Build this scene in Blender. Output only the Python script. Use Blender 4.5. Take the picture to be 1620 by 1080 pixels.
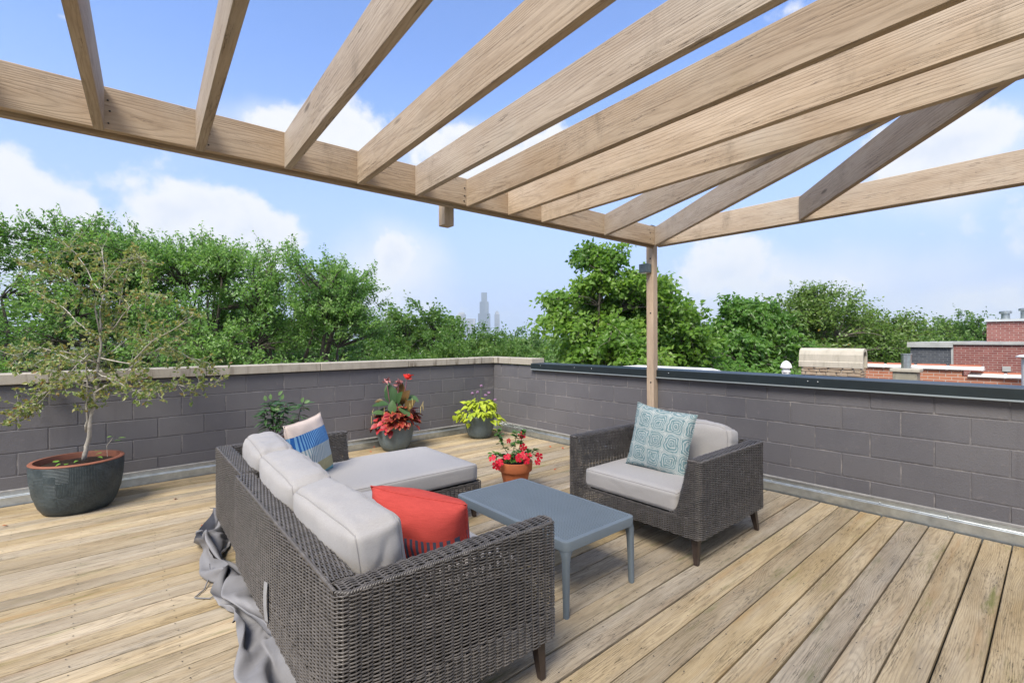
import bpy, bmesh, math, random
import numpy as np
from mathutils import Vector, Matrix, noise as mnoise

R = math.radians
PI = math.pi
for o in list(bpy.data.objects):
    bpy.data.objects.remove(o)
SC = bpy.context.scene
COL = SC.collection

# ------------------------------------------------------------------ camera, sky, sun, exposure
CU, SU = 0.75716, 0.65323          # camera axes against the roof's own axes
CAM_H = 1.45
cam_data = bpy.data.cameras.new('camera')
cam_data.lens = 16.62
cam_data.sensor_width = 36.0
cam_data.shift_y = -0.0018
cam_data.clip_start = 0.05
cam_data.clip_end = 30000
cam = bpy.data.objects.new('camera', cam_data)
COL.objects.link(cam)
yaw = -math.atan2(SU, CU)
cam.matrix_world = (Matrix.Translation((0, 0, CAM_H)) @ Matrix.Rotation(yaw, 4, 'Z') @
                    Matrix.Rotation(R(90), 4, 'X') @ Matrix.Rotation(R(-0.23), 4, 'Z'))
SC.camera = cam

SUN_EL = R(53)
SUN_DIR = Vector((-0.86, -0.42, 0)).normalized() * math.cos(SUN_EL) + Vector((0, 0, math.sin(SUN_EL)))
sun_data = bpy.data.lights.new('sun', 'SUN')
sun_data.energy = 2.9
sun_data.angle = R(26)
sun_data.color = (1.0, 0.925, 0.80)
sun = bpy.data.objects.new('sun', sun_data)
COL.objects.link(sun)
sun.rotation_euler = SUN_DIR.to_track_quat('Z', 'Y').to_euler()

SC.cycles.max_bounces = 5
SC.cycles.diffuse_bounces = 3
SC.cycles.glossy_bounces = 2
SC.cycles.transmission_bounces = 3
SC.cycles.caustics_reflective = False
SC.cycles.caustics_refractive = False
SC.view_settings.view_transform = 'Standard'
SC.view_settings.look = 'None'
SC.view_settings.exposure = 1.3
SC.view_settings.gamma = 1.0
SC.view_settings.use_curve_mapping = False


def nd(nt, typ, ins=None, **props):
    n = nt.nodes.new(typ)
    for k, v in props.items():
        setattr(n, k, v)
    for k, v in (ins or {}).items():
        s = n.inputs[k]
        if isinstance(v, bpy.types.NodeSocket):
            nt.links.new(v, s)
        elif isinstance(v, bpy.types.Node):
            nt.links.new(v.outputs[0], s)
        else:
            if s.type == 'RGBA' and hasattr(v, '__len__') and len(v) == 3:
                v = (*v, 1)
            s.default_value = v
    return n


def mt(nt, op, a, b=None, c=None, clamp=False):
    ins = {0: a}
    if b is not None:
        ins[1] = b
    if c is not None:
        ins[2] = c
    return nd(nt, 'ShaderNodeMath', ins, operation=op, use_clamp=clamp).outputs[0]


def vm(nt, op, a, b=None):
    ins = {0: a}
    if b is not None:
        ins[1] = b
    n = nd(nt, 'ShaderNodeVectorMath', ins, operation=op)
    return n.outputs[1] if op in ('DOT_PRODUCT', 'LENGTH') else n.outputs[0]


def mix(nt, f, a, b, mode='MIX'):
    n = nt.nodes.new('ShaderNodeMix')
    n.data_type = 'RGBA'
    n.blend_type = mode
    n.clamp_factor = True
    for s, v in ((n.inputs[0], f), (n.inputs[6], a), (n.inputs[7], b)):
        if isinstance(v, bpy.types.NodeSocket):
            nt.links.new(v, s)
        elif isinstance(v, bpy.types.Node):
            nt.links.new(v.outputs[0], s)
        else:
            if s.type == 'RGBA' and hasattr(v, '__len__') and len(v) == 3:
                v = (*v, 1)
            s.default_value = v
    return n.outputs[2]


def ramp(nt, fac, stops, interp='LINEAR'):
    n = nt.nodes.new('ShaderNodeValToRGB')
    n.color_ramp.interpolation = interp
    el = n.color_ramp.elements
    while len(el) < len(stops):
        el.new(0.5)
    for e, (p, c) in zip(el, stops):
        e.position = p
        e.color = (c, c, c, 1) if not hasattr(c, '__len__') else (*c[:3], 1)
    nt.links.new(fac, n.inputs[0])
    return n.outputs[0]


def smooth(nt, x, a, b, lo=0.0, hi=1.0):
    n = nd(nt, 'ShaderNodeMapRange', {0: x, 1: a, 2: b, 3: lo, 4: hi}, interpolation_type='SMOOTHSTEP', clamp=True)
    return n.outputs[0]


def lin(nt, x, a, b, lo=0.0, hi=1.0):
    return nd(nt, 'ShaderNodeMapRange', {0: x, 1: a, 2: b, 3: lo, 4: hi}, clamp=True).outputs[0]


def sepx(nt, v):
    n = nd(nt, 'ShaderNodeSeparateXYZ', {0: v})
    return n.outputs[0], n.outputs[1], n.outputs[2]


def comb(nt, x, y, z):
    return nd(nt, 'ShaderNodeCombineXYZ', {0: x, 1: y, 2: z}).outputs[0]


def noi(nt, vec, scale=1.0, detail=2.0, rough=0.5, dist=0.0):
    return nd(nt, 'ShaderNodeTexNoise', {'Vector': vec, 'Scale': scale, 'Detail': detail, 'Roughness': rough,
                                         'Distortion': dist}).outputs[0]


def cam_dir(px, py):
    """direction through a point of the photograph, in roof axes"""
    x = (px - 810) / 748.0
    z = -(py - (537 - (px - 810) * 0.004)) / 748.0
    d = Vector((CU * x + SU, -SU * x + CU, z))
    return d


def at(px, py, depth):
    return Vector((0, 0, CAM_H)) + cam_dir(px, py) * depth


def build_world():
    w = bpy.data.worlds.new('World')
    SC.world = w
    w.use_nodes = True
    w.cycles.sampling_method = 'MANUAL'
    w.cycles.sample_map_resolution = 512
    nt = w.node_tree
    nt.nodes.clear()
    out = nt.nodes.new('ShaderNodeOutputWorld')
    sky = nd(nt, 'ShaderNodeTexSky', sky_type='NISHITA', sun_disc=False, sun_elevation=SUN_EL,
             sun_rotation=math.atan2(SUN_DIR.x, SUN_DIR.y), altitude=200, air_density=1.0, dust_density=0.6, ozone_density=2.2)
    tc = nd(nt, 'ShaderNodeTexCoord')
    d = tc.outputs['Generated']
    dx, dy, dz = sepx(nt, d)
    up = mt(nt, 'MAXIMUM', dz, 0.0)
    # cumulus heaps standing at chosen bearings, edges broken by noise
    nbig = noi(nt, d, 5.5, 4, 0.55, 0.1)
    nsm = noi(nt, d, 19.0, 4, 0.62)
    heaps = [  # px, py, half width px, half height px, amount
        (20, 325, 115, 70, 1.45), (-70, 300, 110, 60, 1.0), (140, 370, 130, 60, .95), (280, 335, 95, 75, 1.25), (330, 390, 150, 60, 1.0), (425, 360, 62, 65, 1.15), (615, 410, 70, 70, .62),
        (430, 190, 80, 38, .72), (565, 212, 78, 52, 1.05), (730, 235, 125, 48, 1.05), (860, 230, 90, 50, .85),
        (1155, 430, 85, 55, 1.15), (1240, 455, 120, 48, 1.0), (1340, 450, 70, 42, .85), (1500, 225, 130, 66, .85), (1540, 475, 140, 46, .72),
        (1740, 330, 160, 80, .9), (1255, 15, 110, 40, .4), (-260, 360, 200, 80, 1.0), (1330, 380, 60, 22, .45), (1460, 370, 40, 20, .45), (110, 30, 60, 16, .3),
        (500, 480, 400, 45, .55)]
    softs = [(200, 410, 340, 95, 1.0), (620, 430, 130, 95, .85), (1240, 450, 270, 70, 1.0), (740, 235, 210, 70, .8), (1510, 245, 170, 95, .8), (1520, 475, 210, 60, .9), (420, 195, 120, 55, .7)]
    nh = len(heaps)
    best = None
    best2 = None
    low = None
    for hi, (px, py, wx, wy, amt) in enumerate(heaps + softs):
        c0 = cam_dir(px, py)
        k = c0.length
        c = c0.normalized()
        rt = Vector((0, 0, 1)).cross(c) * -1
        rt.normalize()
        upv = rt.cross(c)
        if upv.z < 0:
            upv = -upv
        a = mt(nt, 'MULTIPLY', vm(nt, 'DOT_PRODUCT', d, rt), 748.0 / wx * k / 1.15)
        b = mt(nt, 'MULTIPLY', vm(nt, 'DOT_PRODUCT', d, upv), 748.0 / wy * k / 1.0)
        b = mt(nt, 'ADD', mt(nt, 'MAXIMUM', b, 0.0), mt(nt, 'MULTIPLY', mt(nt, 'MINIMUM', b, 0.0), 0.62))
        r2 = mt(nt, 'ADD', mt(nt, 'MULTIPLY', a, a), mt(nt, 'MULTIPLY', b, b))
        front = mt(nt, 'GREATER_THAN', vm(nt, 'DOT_PRODUCT', d, c), 0.3)
        v = mt(nt, 'SUBTRACT', mt(nt, 'SUBTRACT', amt, mt(nt, 'SQRT', r2)), mt(nt, 'MULTIPLY', mt(nt, 'SUBTRACT', 1.0, front), 9.0))
        v = mt(nt, 'MAXIMUM', v, -1.0)
        if hi < nh:
            best = v if best is None else mt(nt, 'SMOOTH_MAX', best, v, 0.25)
        else:
            best2 = v if best2 is None else mt(nt, 'SMOOTH_MAX', best2, v, 0.25)
    # thin general cloud over the whole sky
    proj = comb(nt, mt(nt, 'DIVIDE', dx, mt(nt, 'ADD', up, 0.12)), mt(nt, 'DIVIDE', dy, mt(nt, 'ADD', up, 0.12)), 0.0)
    gen = noi(nt, proj, 0.55, 4, 0.55, 0.3)
    veil = smooth(nt, gen, 0.56, 0.85, 0.0, 0.30)
    # unseen cumulus added outside the view to brighten and whiten the fill light
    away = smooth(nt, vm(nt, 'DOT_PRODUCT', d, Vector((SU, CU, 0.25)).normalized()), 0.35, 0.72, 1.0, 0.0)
    fill_cloud = mt(nt, 'MULTIPLY', smooth(nt, noi(nt, d, 2.6, 4, 0.58), 0.44, 0.58), away)
    f = mt(nt, 'ADD', best, mt(nt, 'MULTIPLY', mt(nt, 'SUBTRACT', nbig, 0.5), 2.1))
    f = mt(nt, 'ADD', f, mt(nt, 'MULTIPLY', mt(nt, 'SUBTRACT', nsm, 0.5), 1.15))
    dens = smooth(nt, f, 0.04, 0.52)
    shade = smooth(nt, f, 0.45, 1.25)
    ctop = noi(nt, vm(nt, 'ADD', d, (0.0, 0.0, -0.03)), 7.0, 3, 0.6)
    cshade = mt(nt, 'MULTIPLY', shade, smooth(nt, ctop, 0.36, 0.62))
    ccol = mix(nt, cshade, (1.0, 1.0, 1.0), (0.78, 0.83, 0.94))
    cbright = nd(nt, 'ShaderNodeVectorMath', {0: ccol, 3: 0.42}, operation='SCALE').outputs[0]
    skyc = nd(nt, 'ShaderNodeVectorMath', {0: sky.outputs[0], 3: 0.12}, operation='SCALE').outputs[0]
    # moist air near the skyline
    skyc = nd(nt, 'ShaderNodeVectorMath', {0: skyc, 1: (0.82, 0.89, 1.10)}, operation='MULTIPLY').outputs[0]
    hz = smooth(nt, up, 0.0, 0.54, 0.98, 0.0)
    skyc = mix(nt, hz, skyc, (0.215, 0.268, 0.415))
    soft = mt(nt, 'MULTIPLY', smooth(nt, mt(nt, 'ADD', best2, mt(nt, 'MULTIPLY', mt(nt, 'SUBTRACT', nbig, 0.5), 1.3)), -0.1, 0.85), 0.82)
    cov = mt(nt, 'MAXIMUM', mt(nt, 'MAXIMUM', mt(nt, 'MULTIPLY', dens, 0.95), soft), mt(nt, 'MAXIMUM', veil, mt(nt, 'MULTIPLY', fill_cloud, 0.9)))
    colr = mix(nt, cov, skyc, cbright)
    bg = nd(nt, 'ShaderNodeBackground', {0: colr, 1: 1.0})
    nt.links.new(bg.outputs[0], out.inputs[0])


build_world()

# ------------------------------------------------------------------ mesh helpers


def tag(o, label=None, cat=None, group=None, kind=None):
    if label:
        o['label'] = label
    if cat:
        o['category'] = cat
    if group:
        o['group'] = group
    if kind:
        o['kind'] = kind
    return o


def empty(name, loc=(0, 0, 0), rz=0.0, parent=None):
    o = bpy.data.objects.new(name, None)
    o.empty_display_size = 0.1
    COL.objects.link(o)
    o.location = loc
    o.rotation_euler = (0, 0, rz)
    o.parent = parent
    return o


def link(name, me, parent=None, mat=None, loc=(0, 0, 0), rot=(0, 0, 0)):
    o = bpy.data.objects.new(name, me)
    COL.objects.link(o)
    o.location = loc
    o.rotation_euler = rot
    o.parent = parent
    if mat is not None and not me.materials:
        me.materials.append(mat)
    return o


class MB:
    def __init__(self):
        self.v = []
        self.f = []
        self.m = []

    def add(self, verts, faces, mi=0):
        n = len(self.v)
        self.v += [tuple(p) for p in verts]
        self.f += [tuple(i + n for i in f) for f in faces]
        self.m += [mi] * len(faces)

    def box(self, x0, x1, y0, y1, z0, z1, ch=0.0, mi=0):
        if ch <= 0:
            v = [(x, y, z) for z in (z0, z1) for y in (y0, y1) for x in (x0, x1)]
            self.add(v, [(0, 2, 3, 1), (4, 5, 7, 6), (0, 1, 5, 4), (2, 6, 7, 3), (0, 4, 6, 2), (1, 3, 7, 5)], mi)
            return
        c = ch
        bm = bmesh.new()
        bmesh.ops.create_cube(bm, size=1.0)
        for q in bm.verts:
            q.co = Vector(((x0 + x1) / 2 + q.co.x * (x1 - x0), (y0 + y1) / 2 + q.co.y * (y1 - y0), (z0 + z1) / 2 + q.co.z * (z1 - z0)))
        bmesh.ops.bevel(bm, geom=list(bm.edges), offset=c, segments=1, affect='EDGES', profile=0.5)
        bm.verts.index_update()
        self.add([q.co[:] for q in bm.verts], [[q.index for q in f.verts] for f in bm.faces], mi)
        bm.free()

    def rings(self, rings, closed=True, cap0=True, cap1=True, mi=0):
        k = len(rings[0])
        n = len(self.v)
        for r in rings:
            self.v += [tuple(p) for p in r]
        for i in range(len(rings) - 1):
            for j in range(k if closed else k - 1):
                a = n + i * k + j
                b = n + i * k + (j + 1) % k
                self.f.append((a, b, b + k, a + k))
                self.m.append(mi)
        if cap0:
            self.f.append(tuple(n + j for j in range(k))[::-1])
            self.m.append(mi)
        if cap1:
            self.f.append(tuple(n + (len(rings) - 1) * k + j for j in range(k)))
            self.m.append(mi)

    def tube(self, pts, rad, k=6, mi=0, cap=True):
        pts = [Vector(p) for p in pts]
        rr = rad if hasattr(rad, '__len__') else [rad] * len(pts)
        rings = []
        up = Vector((0.13, 0.27, 1)).normalized()
        prev = None
        for i, p in enumerate(pts):
            t = (pts[min(i + 1, len(pts) - 1)] - pts[max(i - 1, 0)])
            t = t.normalized() if t.length > 1e-9 else Vector((0, 0, 1))
            if prev is None:
                a = t.cross(up)
                if a.length < 1e-3:
                    a = t.cross(Vector((1, 0, 0)))
            else:
                a = prev - t * prev.dot(t)
            a.normalize()
            prev = a
            b = t.cross(a)
            rings.append([p + (a * math.cos(2 * PI * j / k) + b * math.sin(2 * PI * j / k)) * rr[i] for j in range(k)])
        self.rings(rings, True, cap, cap, mi)

    def lathe(self, prof, k=24, mi=0, cap0=True, cap1=False, sx=1.0, sy=1.0):
        rings = [[(r * sx * math.cos(2 * PI * j / k), r * sy * math.sin(2 * PI * j / k), z) for j in range(k)] for r, z in prof]
        self.rings(rings, True, cap0, cap1, mi)

    def mesh(self, name, mats=(), smooth_=False, sharp=None):
        me = bpy.data.meshes.new(name)
        me.from_pydata(self.v, [], self.f)
        for m in mats:
            me.materials.append(m)
        if any(self.m):
            me.polygons.foreach_set('material_index', self.m)
        if smooth_:
            me.polygons.foreach_set('use_smooth', [True] * len(me.polygons))
            if sharp:
                try:
                    me.set_sharp_from_angle(angle=R(sharp))
                except Exception:
                    pass
        me.update()
        return me

    def obj(self, name, mat=None, parent=None, smooth_=False, sharp=None, loc=(0, 0, 0), rot=(0, 0, 0)):
        me = self.mesh(name, [mat] if mat and not hasattr(mat, '__len__') else (mat or ()), smooth_, sharp)
        return link(name, me, parent, None, loc, rot)


def np_mesh(name, verts, faces, mat=None, smooth_=True, face_attr=None):
    """verts (n,3), faces (m,k) arrays"""
    me = bpy.data.meshes.new(name)
    verts = np.asarray(verts, dtype=np.float32)
    faces = np.asarray(faces, dtype=np.int32)
    m, k = faces.shape
    me.vertices.add(len(verts))
    me.vertices.foreach_set('co', verts.ravel())
    me.loops.add(m * k)
    me.loops.foreach_set('vertex_index', faces.ravel())
    me.polygons.add(m)
    me.polygons.foreach_set('loop_start', np.arange(0, m * k, k, dtype=np.int32))
    me.polygons.foreach_set('loop_total', np.full(m, k, dtype=np.int32))
    me.polygons.foreach_set('use_smooth', np.full(m, bool(smooth_)))
    if mat:
        me.materials.append(mat)
    me.update(calc_edges=True)
    if face_attr is not None:
        a = me.attributes.new('tone', 'FLOAT', 'FACE')
        a.data.foreach_set('value', np.asarray(face_attr, dtype=np.float32))
    return me


# ------------------------------------------------------------------ materials


def new_mat(name):
    m = bpy.data.materials.new(name)
    m.use_nodes = True
    nt = m.node_tree
    b = nt.nodes['Principled BSDF']
    return m, nt, b


def plain(name, col, rough=0.6, metal=0.0, spec=0.5, noise_amt=0.0, noise_scale=8.0, bump=0.0, bump_scale=60.0, bdist=0.002):
    m, nt, b = new_mat(name)
    tc = nd(nt, 'ShaderNodeTexCoord').outputs['Object']
    b.inputs['Roughness'].default_value = rough
    b.inputs['Metallic'].default_value = metal
    b.inputs['Specular IOR Level'].default_value = spec
    if noise_amt:
        n = noi(nt, tc, noise_scale, 5, 0.6)
        c = mix(nt, lin(nt, n, 0.3, 0.7), tuple(x * (1 - noise_amt) for x in col), tuple(min(1, x * (1 + noise_amt)) for x in col))
        nt.links.new(c, b.inputs['Base Color'])
    else:
        b.inputs['Base Color'].default_value = (*col, 1)
    if bump:
        n = noi(nt, tc, bump_scale, 4, 0.6)
        bp = nd(nt, 'ShaderNodeBump', {'Height': n, 'Strength': bump, 'Distance': bdist})
        nt.links.new(bp.outputs[0], b.inputs['Normal'])
    return m


def wood(name, light, mid, dark, freq=130, stain=0.0, moss=0.0, grey=0.0, ringamt=0.5, bump=0.5, warp=0.08, crack=0.5, vary=0.25, fleck=0.35):
    m, nt, b = new_mat(name)
    tc = nd(nt, 'ShaderNodeTexCoord').outputs['Object']
    r = nd(nt, 'ShaderNodeObjectInfo').outputs['Random']
    x, y, z = sepx(nt, tc)
    x2 = mt(nt, 'ADD', x, mt(nt, 'MULTIPLY', r, 61.7))
    r7 = mt(nt, 'FRACT', mt(nt, 'MULTIPLY', r, 7.31))
    r13 = mt(nt, 'FRACT', mt(nt, 'MULTIPLY', r, 13.77))
    r29 = mt(nt, 'FRACT', mt(nt, 'MULTIPLY', r, 29.3))
    base = comb(nt, mt(nt, 'MULTIPLY', x2, 0.9), mt(nt, 'MULTIPLY', y, 5.0), mt(nt, 'MULTIPLY', z, 5.0))
    w1 = noi(nt, base, 1.0, 2.5, 0.45)
    w2 = noi(nt, vm(nt, 'ADD', base, (17.0, 3.0, 9.0)), 1.1, 2.5, 0.45)
    kn = nd(nt, 'ShaderNodeTexVoronoi', {'Vector': comb(nt, mt(nt, 'MULTIPLY', x2, 1.1), mt(nt, 'MULTIPLY', y, 4.5), mt(nt, 'MULTIPLY', z, 4.5)),
                                         'Scale': 1.0, 'Randomness': 1.0})
    kd = kn.outputs['Distance']
    kp = smooth(nt, kd, 0.0, 0.42, 1.0, 0.0)
    y0 = mt(nt, 'MULTIPLY', mt(nt, 'SUBTRACT', r7, 0.5), 0.12)
    z0 = mt(nt, 'MULTIPLY_ADD', r13, 0.09, 0.012)
    yy = mt(nt, 'ADD', mt(nt, 'SUBTRACT', y, y0), mt(nt, 'MULTIPLY', mt(nt, 'SUBTRACT', w1, 0.5), warp * 2))
    zz = mt(nt, 'ADD', mt(nt, 'SUBTRACT', z, z0), mt(nt, 'MULTIPLY', mt(nt, 'SUBTRACT', w2, 0.5), warp))
    dd = mt(nt, 'SQRT', mt(nt, 'ADD', mt(nt, 'MULTIPLY', yy, yy), mt(nt, 'MULTIPLY', zz, zz)))
    dd = mt(nt, 'ADD', dd, mt(nt, 'MULTIPLY', kp, 0.03))
    fine = comb(nt, mt(nt, 'MULTIPLY', x2, 5.0), mt(nt, 'MULTIPLY', y, 210.0), mt(nt, 'MULTIPLY', z, 210.0))
    fib = noi(nt, fine, 1.0, 3, 0.6)
    dd = mt(nt, 'ADD', dd, mt(nt, 'MULTIPLY', fib, 0.002))
    ring = mt(nt, 'SINE', mt(nt, 'MULTIPLY', dd, freq * 6.283))
    ring = mt(nt, 'POWER', mt(nt, 'MULTIPLY_ADD', ring, 0.5, 0.5), 3.0)
    patch = noi(nt, comb(nt, mt(nt, 'MULTIPLY', x2, 1.7), mt(nt, 'MULTIPLY', y, 9.0), mt(nt, 'MULTIPLY', z, 9.0)), 1.0, 4, 0.6)
    patch2 = noi(nt, comb(nt, mt(nt, 'MULTIPLY', x2, 3.1), mt(nt, 'MULTIPLY_ADD', y, 15.0, 40.0), mt(nt, 'MULTIPLY', z, 15.0)), 1.0, 5, 0.65)
    c = mix(nt, smooth(nt, patch, 0.3, 0.7), light, mid)
    c = mix(nt, mt(nt, 'MULTIPLY', ring, mt(nt, 'MULTIPLY', smooth(nt, patch2, 0.3, 0.7, 0.35, 1.0), ringamt)), c, dark)
    streak = noi(nt, comb(nt, mt(nt, 'MULTIPLY', x2, 2.2), mt(nt, 'MULTIPLY', y, 60.0), mt(nt, 'MULTIPLY', z, 60.0)), 1.0, 4, 0.7)
    c = mix(nt, smooth(nt, streak, 0.54, 0.78, 0.0, 0.75), c, dark)
    c = mix(nt, smooth(nt, fib, 0.5, 0.85, 0.0, 0.45), c, dark)
    fl1 = noi(nt, comb(nt, mt(nt, 'MULTIPLY', x2, 14.0), mt(nt, 'MULTIPLY', y, 190.0), mt(nt, 'MULTIPLY', z, 190.0)), 1.0, 4, 0.7)
    fl2 = noi(nt, comb(nt, mt(nt, 'MULTIPLY', x2, 1.5), mt(nt, 'MULTIPLY_ADD', y, 14.0, 5.0), mt(nt, 'MULTIPLY', z, 14.0)), 1.0, 4, 0.65)
    c = mix(nt, mt(nt, 'MULTIPLY', smooth(nt, fl1, 0.50, 0.64), smooth(nt, fl2, 0.42, 0.66, 0.08, fleck)), c, tuple(k * 0.75 for k in dark))
    c = mix(nt, mt(nt, 'MULTIPLY', smooth(nt, fl1, 0.46, 0.34), smooth(nt, fl2, 0.55, 0.35, 0.0, 0.4)), c, tuple(min(1, k * 1.25) for k in light))
    if grey:
        g = smooth(nt, noi(nt, comb(nt, mt(nt, 'MULTIPLY', x2, 1.1), mt(nt, 'MULTIPLY_ADD', y, 7.0, 11.0), z), 1.0, 4, 0.6), 0.46, 0.72, 0.0, grey)
        c = mix(nt, g, c, (0.42, 0.385, 0.325))
    if stain:
        s = smooth(nt, noi(nt, comb(nt, mt(nt, 'MULTIPLY', x2, 0.9), mt(nt, 'MULTIPLY_ADD', y, 10.0, 77.0), z), 1.0, 3, 0.6), 0.52, 0.78, 0.0, stain)
        c = mix(nt, mt(nt, 'MULTIPLY', s, 0.7), c, (0.32, 0.205, 0.10))
        s2 = smooth(nt, noi(nt, comb(nt, mt(nt, 'MULTIPLY', x2, 2.3), mt(nt, 'MULTIPLY_ADD', y, 30.0, 37.0), z), 1.0, 6, 0.72), 0.56, 0.74, 0.0, stain)
        c = mix(nt, s2, c, (0.105, 0.085, 0.06))
    if moss:
        mo = smooth(nt, noi(nt, comb(nt, mt(nt, 'MULTIPLY', x2, 1.4), mt(nt, 'MULTIPLY_ADD', y, 8.0, 177.0), z), 1.0, 6, 0.7), 0.55, 0.74, 0.0, moss)
        c = mix(nt, mt(nt, 'MULTIPLY', mo, smooth(nt, streak, 0.35, 0.6, 0.35, 1.0)), c, (0.150, 0.150, 0.050))
    knot = mt(nt, 'MULTIPLY', smooth(nt, kd, 0.05, 0.10, 1.0, 0.0), mt(nt, 'GREATER_THAN', sepx(nt, kn.outputs['Color'])[0], 0.62))
    c = mix(nt, mt(nt, 'MULTIPLY', knot, 0.75), c, tuple(k * 0.55 for k in dark))
    br = mt(nt, 'MULTIPLY_ADD', r29, vary * 2, 1 - vary)
    hs = nd(nt, 'ShaderNodeHueSaturation', {'Hue': 0.5, 'Saturation': mt(nt, 'MULTIPLY_ADD', r7, 0.4, 0.8), 'Value': br, 'Color': c})
    c = hs.outputs[0]
    h = mt(nt, 'SUBTRACT', mt(nt, 'MULTIPLY', fib, 0.6), mt(nt, 'MULTIPLY', ring, 0.5))
    if crack:
        cr = noi(nt, comb(nt, mt(nt, 'MULTIPLY', x2, 1.3), mt(nt, 'MULTIPLY', y, 34.0), mt(nt, 'MULTIPLY', z, 34.0)), 1.0, 5, 0.6, 0.4)
        cr = mt(nt, 'ABSOLUTE', mt(nt, 'SUBTRACT', cr, 0.56))
        cm = mt(nt, 'MULTIPLY', smooth(nt, cr, 0.0, 0.010, 1.0, 0.0), smooth(nt, patch2, 0.47, 0.6))
        c = mix(nt, mt(nt, 'MULTIPLY', cm, crack), c, tuple(k * 0.35 for k in dark))
        h = mt(nt, 'SUBTRACT', h, mt(nt, 'MULTIPLY', cm, 1.0))
    nt.links.new(c, b.inputs['Base Color'])
    nt.links.new(lin(nt, fib, 0.3, 0.7, 0.62, 0.85), b.inputs['Roughness'])
    b.inputs['Specular IOR Level'].default_value = 0.3
    bp = nd(nt, 'ShaderNodeBump', {'Height': h, 'Strength': bump, 'Distance': 0.002})
    nt.links.new(bp.outputs[0], b.inputs['Normal'])
    return m


def block_mat():
    m, nt, b = new_mat('painted_block')
    tc = nd(nt, 'ShaderNodeTexCoord').outputs['Object']
    geo = nd(nt, 'ShaderNodeNewGeometry').outputs['Position']
    r = nd(nt, 'ShaderNodeObjectInfo').outputs['Random']
    n1 = noi(nt, geo, 2.2, 4, 0.6)
    n2 = noi(nt, geo, 95.0, 4, 0.7)
    n3 = noi(nt, geo, 20.0, 5, 0.65)
    c = mix(nt, lin(nt, n1, 0.3, 0.7), (0.091, 0.089, 0.101), (0.119, 0.116, 0.127))
    c = mix(nt, mt(nt, 'MULTIPLY', r, 0.75), c, (0.132, 0.127, 0.134))
    c = mix(nt, smooth(nt, n3, 0.58, 0.8, 0.0, 0.35), c, (0.21, 0.185, 0.18))
    c = mix(nt, smooth(nt, n2, 0.60, 0.75, 0.0, 0.6), c, (0.05, 0.047, 0.055))
    # rain streaks, dirt drifting down from the coping
    st = noi(nt, vm(nt, 'MULTIPLY', geo, (9.0, 9.0, 0.8)), 1.0, 4, 0.6)
    c = mix(nt, smooth(nt, st, 0.58, 0.78, 0.0, 0.35), c, (0.075, 0.07, 0.078))
    nt.links.new(c, b.inputs['Base Color'])
    b.inputs['Roughness'].default_value = 0.72
    hh = mt(nt, 'ADD', mt(nt, 'MULTIPLY', n2, 1.0), mt(nt, 'MULTIPLY', noi(nt, geo, 260.0, 2, 0.6), 0.4))
    bp = nd(nt, 'ShaderNodeBump', {'Height': hh, 'Strength': 0.55, 'Distance': 0.004})
    nt.links.new(bp.outputs[0], b.inputs['Normal'])
    return m


def mortar_mat():
    m, nt, b = new_mat('painted_mortar')
    geo = nd(nt, 'ShaderNodeNewGeometry').outputs['Position']
    n3 = noi(nt, geo, 7.0, 6, 0.7)
    c = mix(nt, smooth(nt, n3, 0.45, 0.68), (0.125, 0.12, 0.127), (0.27, 0.25, 0.243))
    nt.links.new(c, b.inputs['Base Color'])
    b.inputs['Roughness'].default_value = 0.85
    bp = nd(nt, 'ShaderNodeBump', {'Height': noi(nt, geo, 120.0, 3, 0.6), 'Strength': 0.6, 'Distance': 0.004})
    nt.links.new(bp.outputs[0], b.inputs['Normal'])
    return m


def stone_mat(name, c1, c2, dirt, dirt_amt=0.6):
    m, nt, b = new_mat(name)
    geo = nd(nt, 'ShaderNodeNewGeometry').outputs['Position']
    r = nd(nt, 'ShaderNodeObjectInfo').outputs['Random']
    n1 = noi(nt, geo, 5.0, 5, 0.65)
    n2 = noi(nt, vm(nt, 'MULTIPLY', geo, (14.0, 14.0, 2.5)), 1.0, 5, 0.65)
    n3 = noi(nt, geo, 130.0, 3, 0.6)
    c = mix(nt, lin(nt, n1, 0.3, 0.7), c1, c2)
    c = mix(nt, mt(nt, 'MULTIPLY', smooth(nt, n2, 0.48, 0.74), mt(nt, 'MULTIPLY_ADD', r, dirt_amt, 0.15)), c, dirt)
    c = mix(nt, smooth(nt, n3, 0.6, 0.75, 0.0, 0.35), c, tuple(k * 0.5 for k in c1))
    nt.links.new(c, b.inputs['Base Color'])
    b.inputs['Roughness'].default_value = 0.85
    bp = nd(nt, 'ShaderNodeBump', {'Height': mt(nt, 'ADD', n3, n1), 'Strength': 0.4, 'Distance': 0.004})
    nt.links.new(bp.outputs[0], b.inputs['Normal'])
    return m


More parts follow.
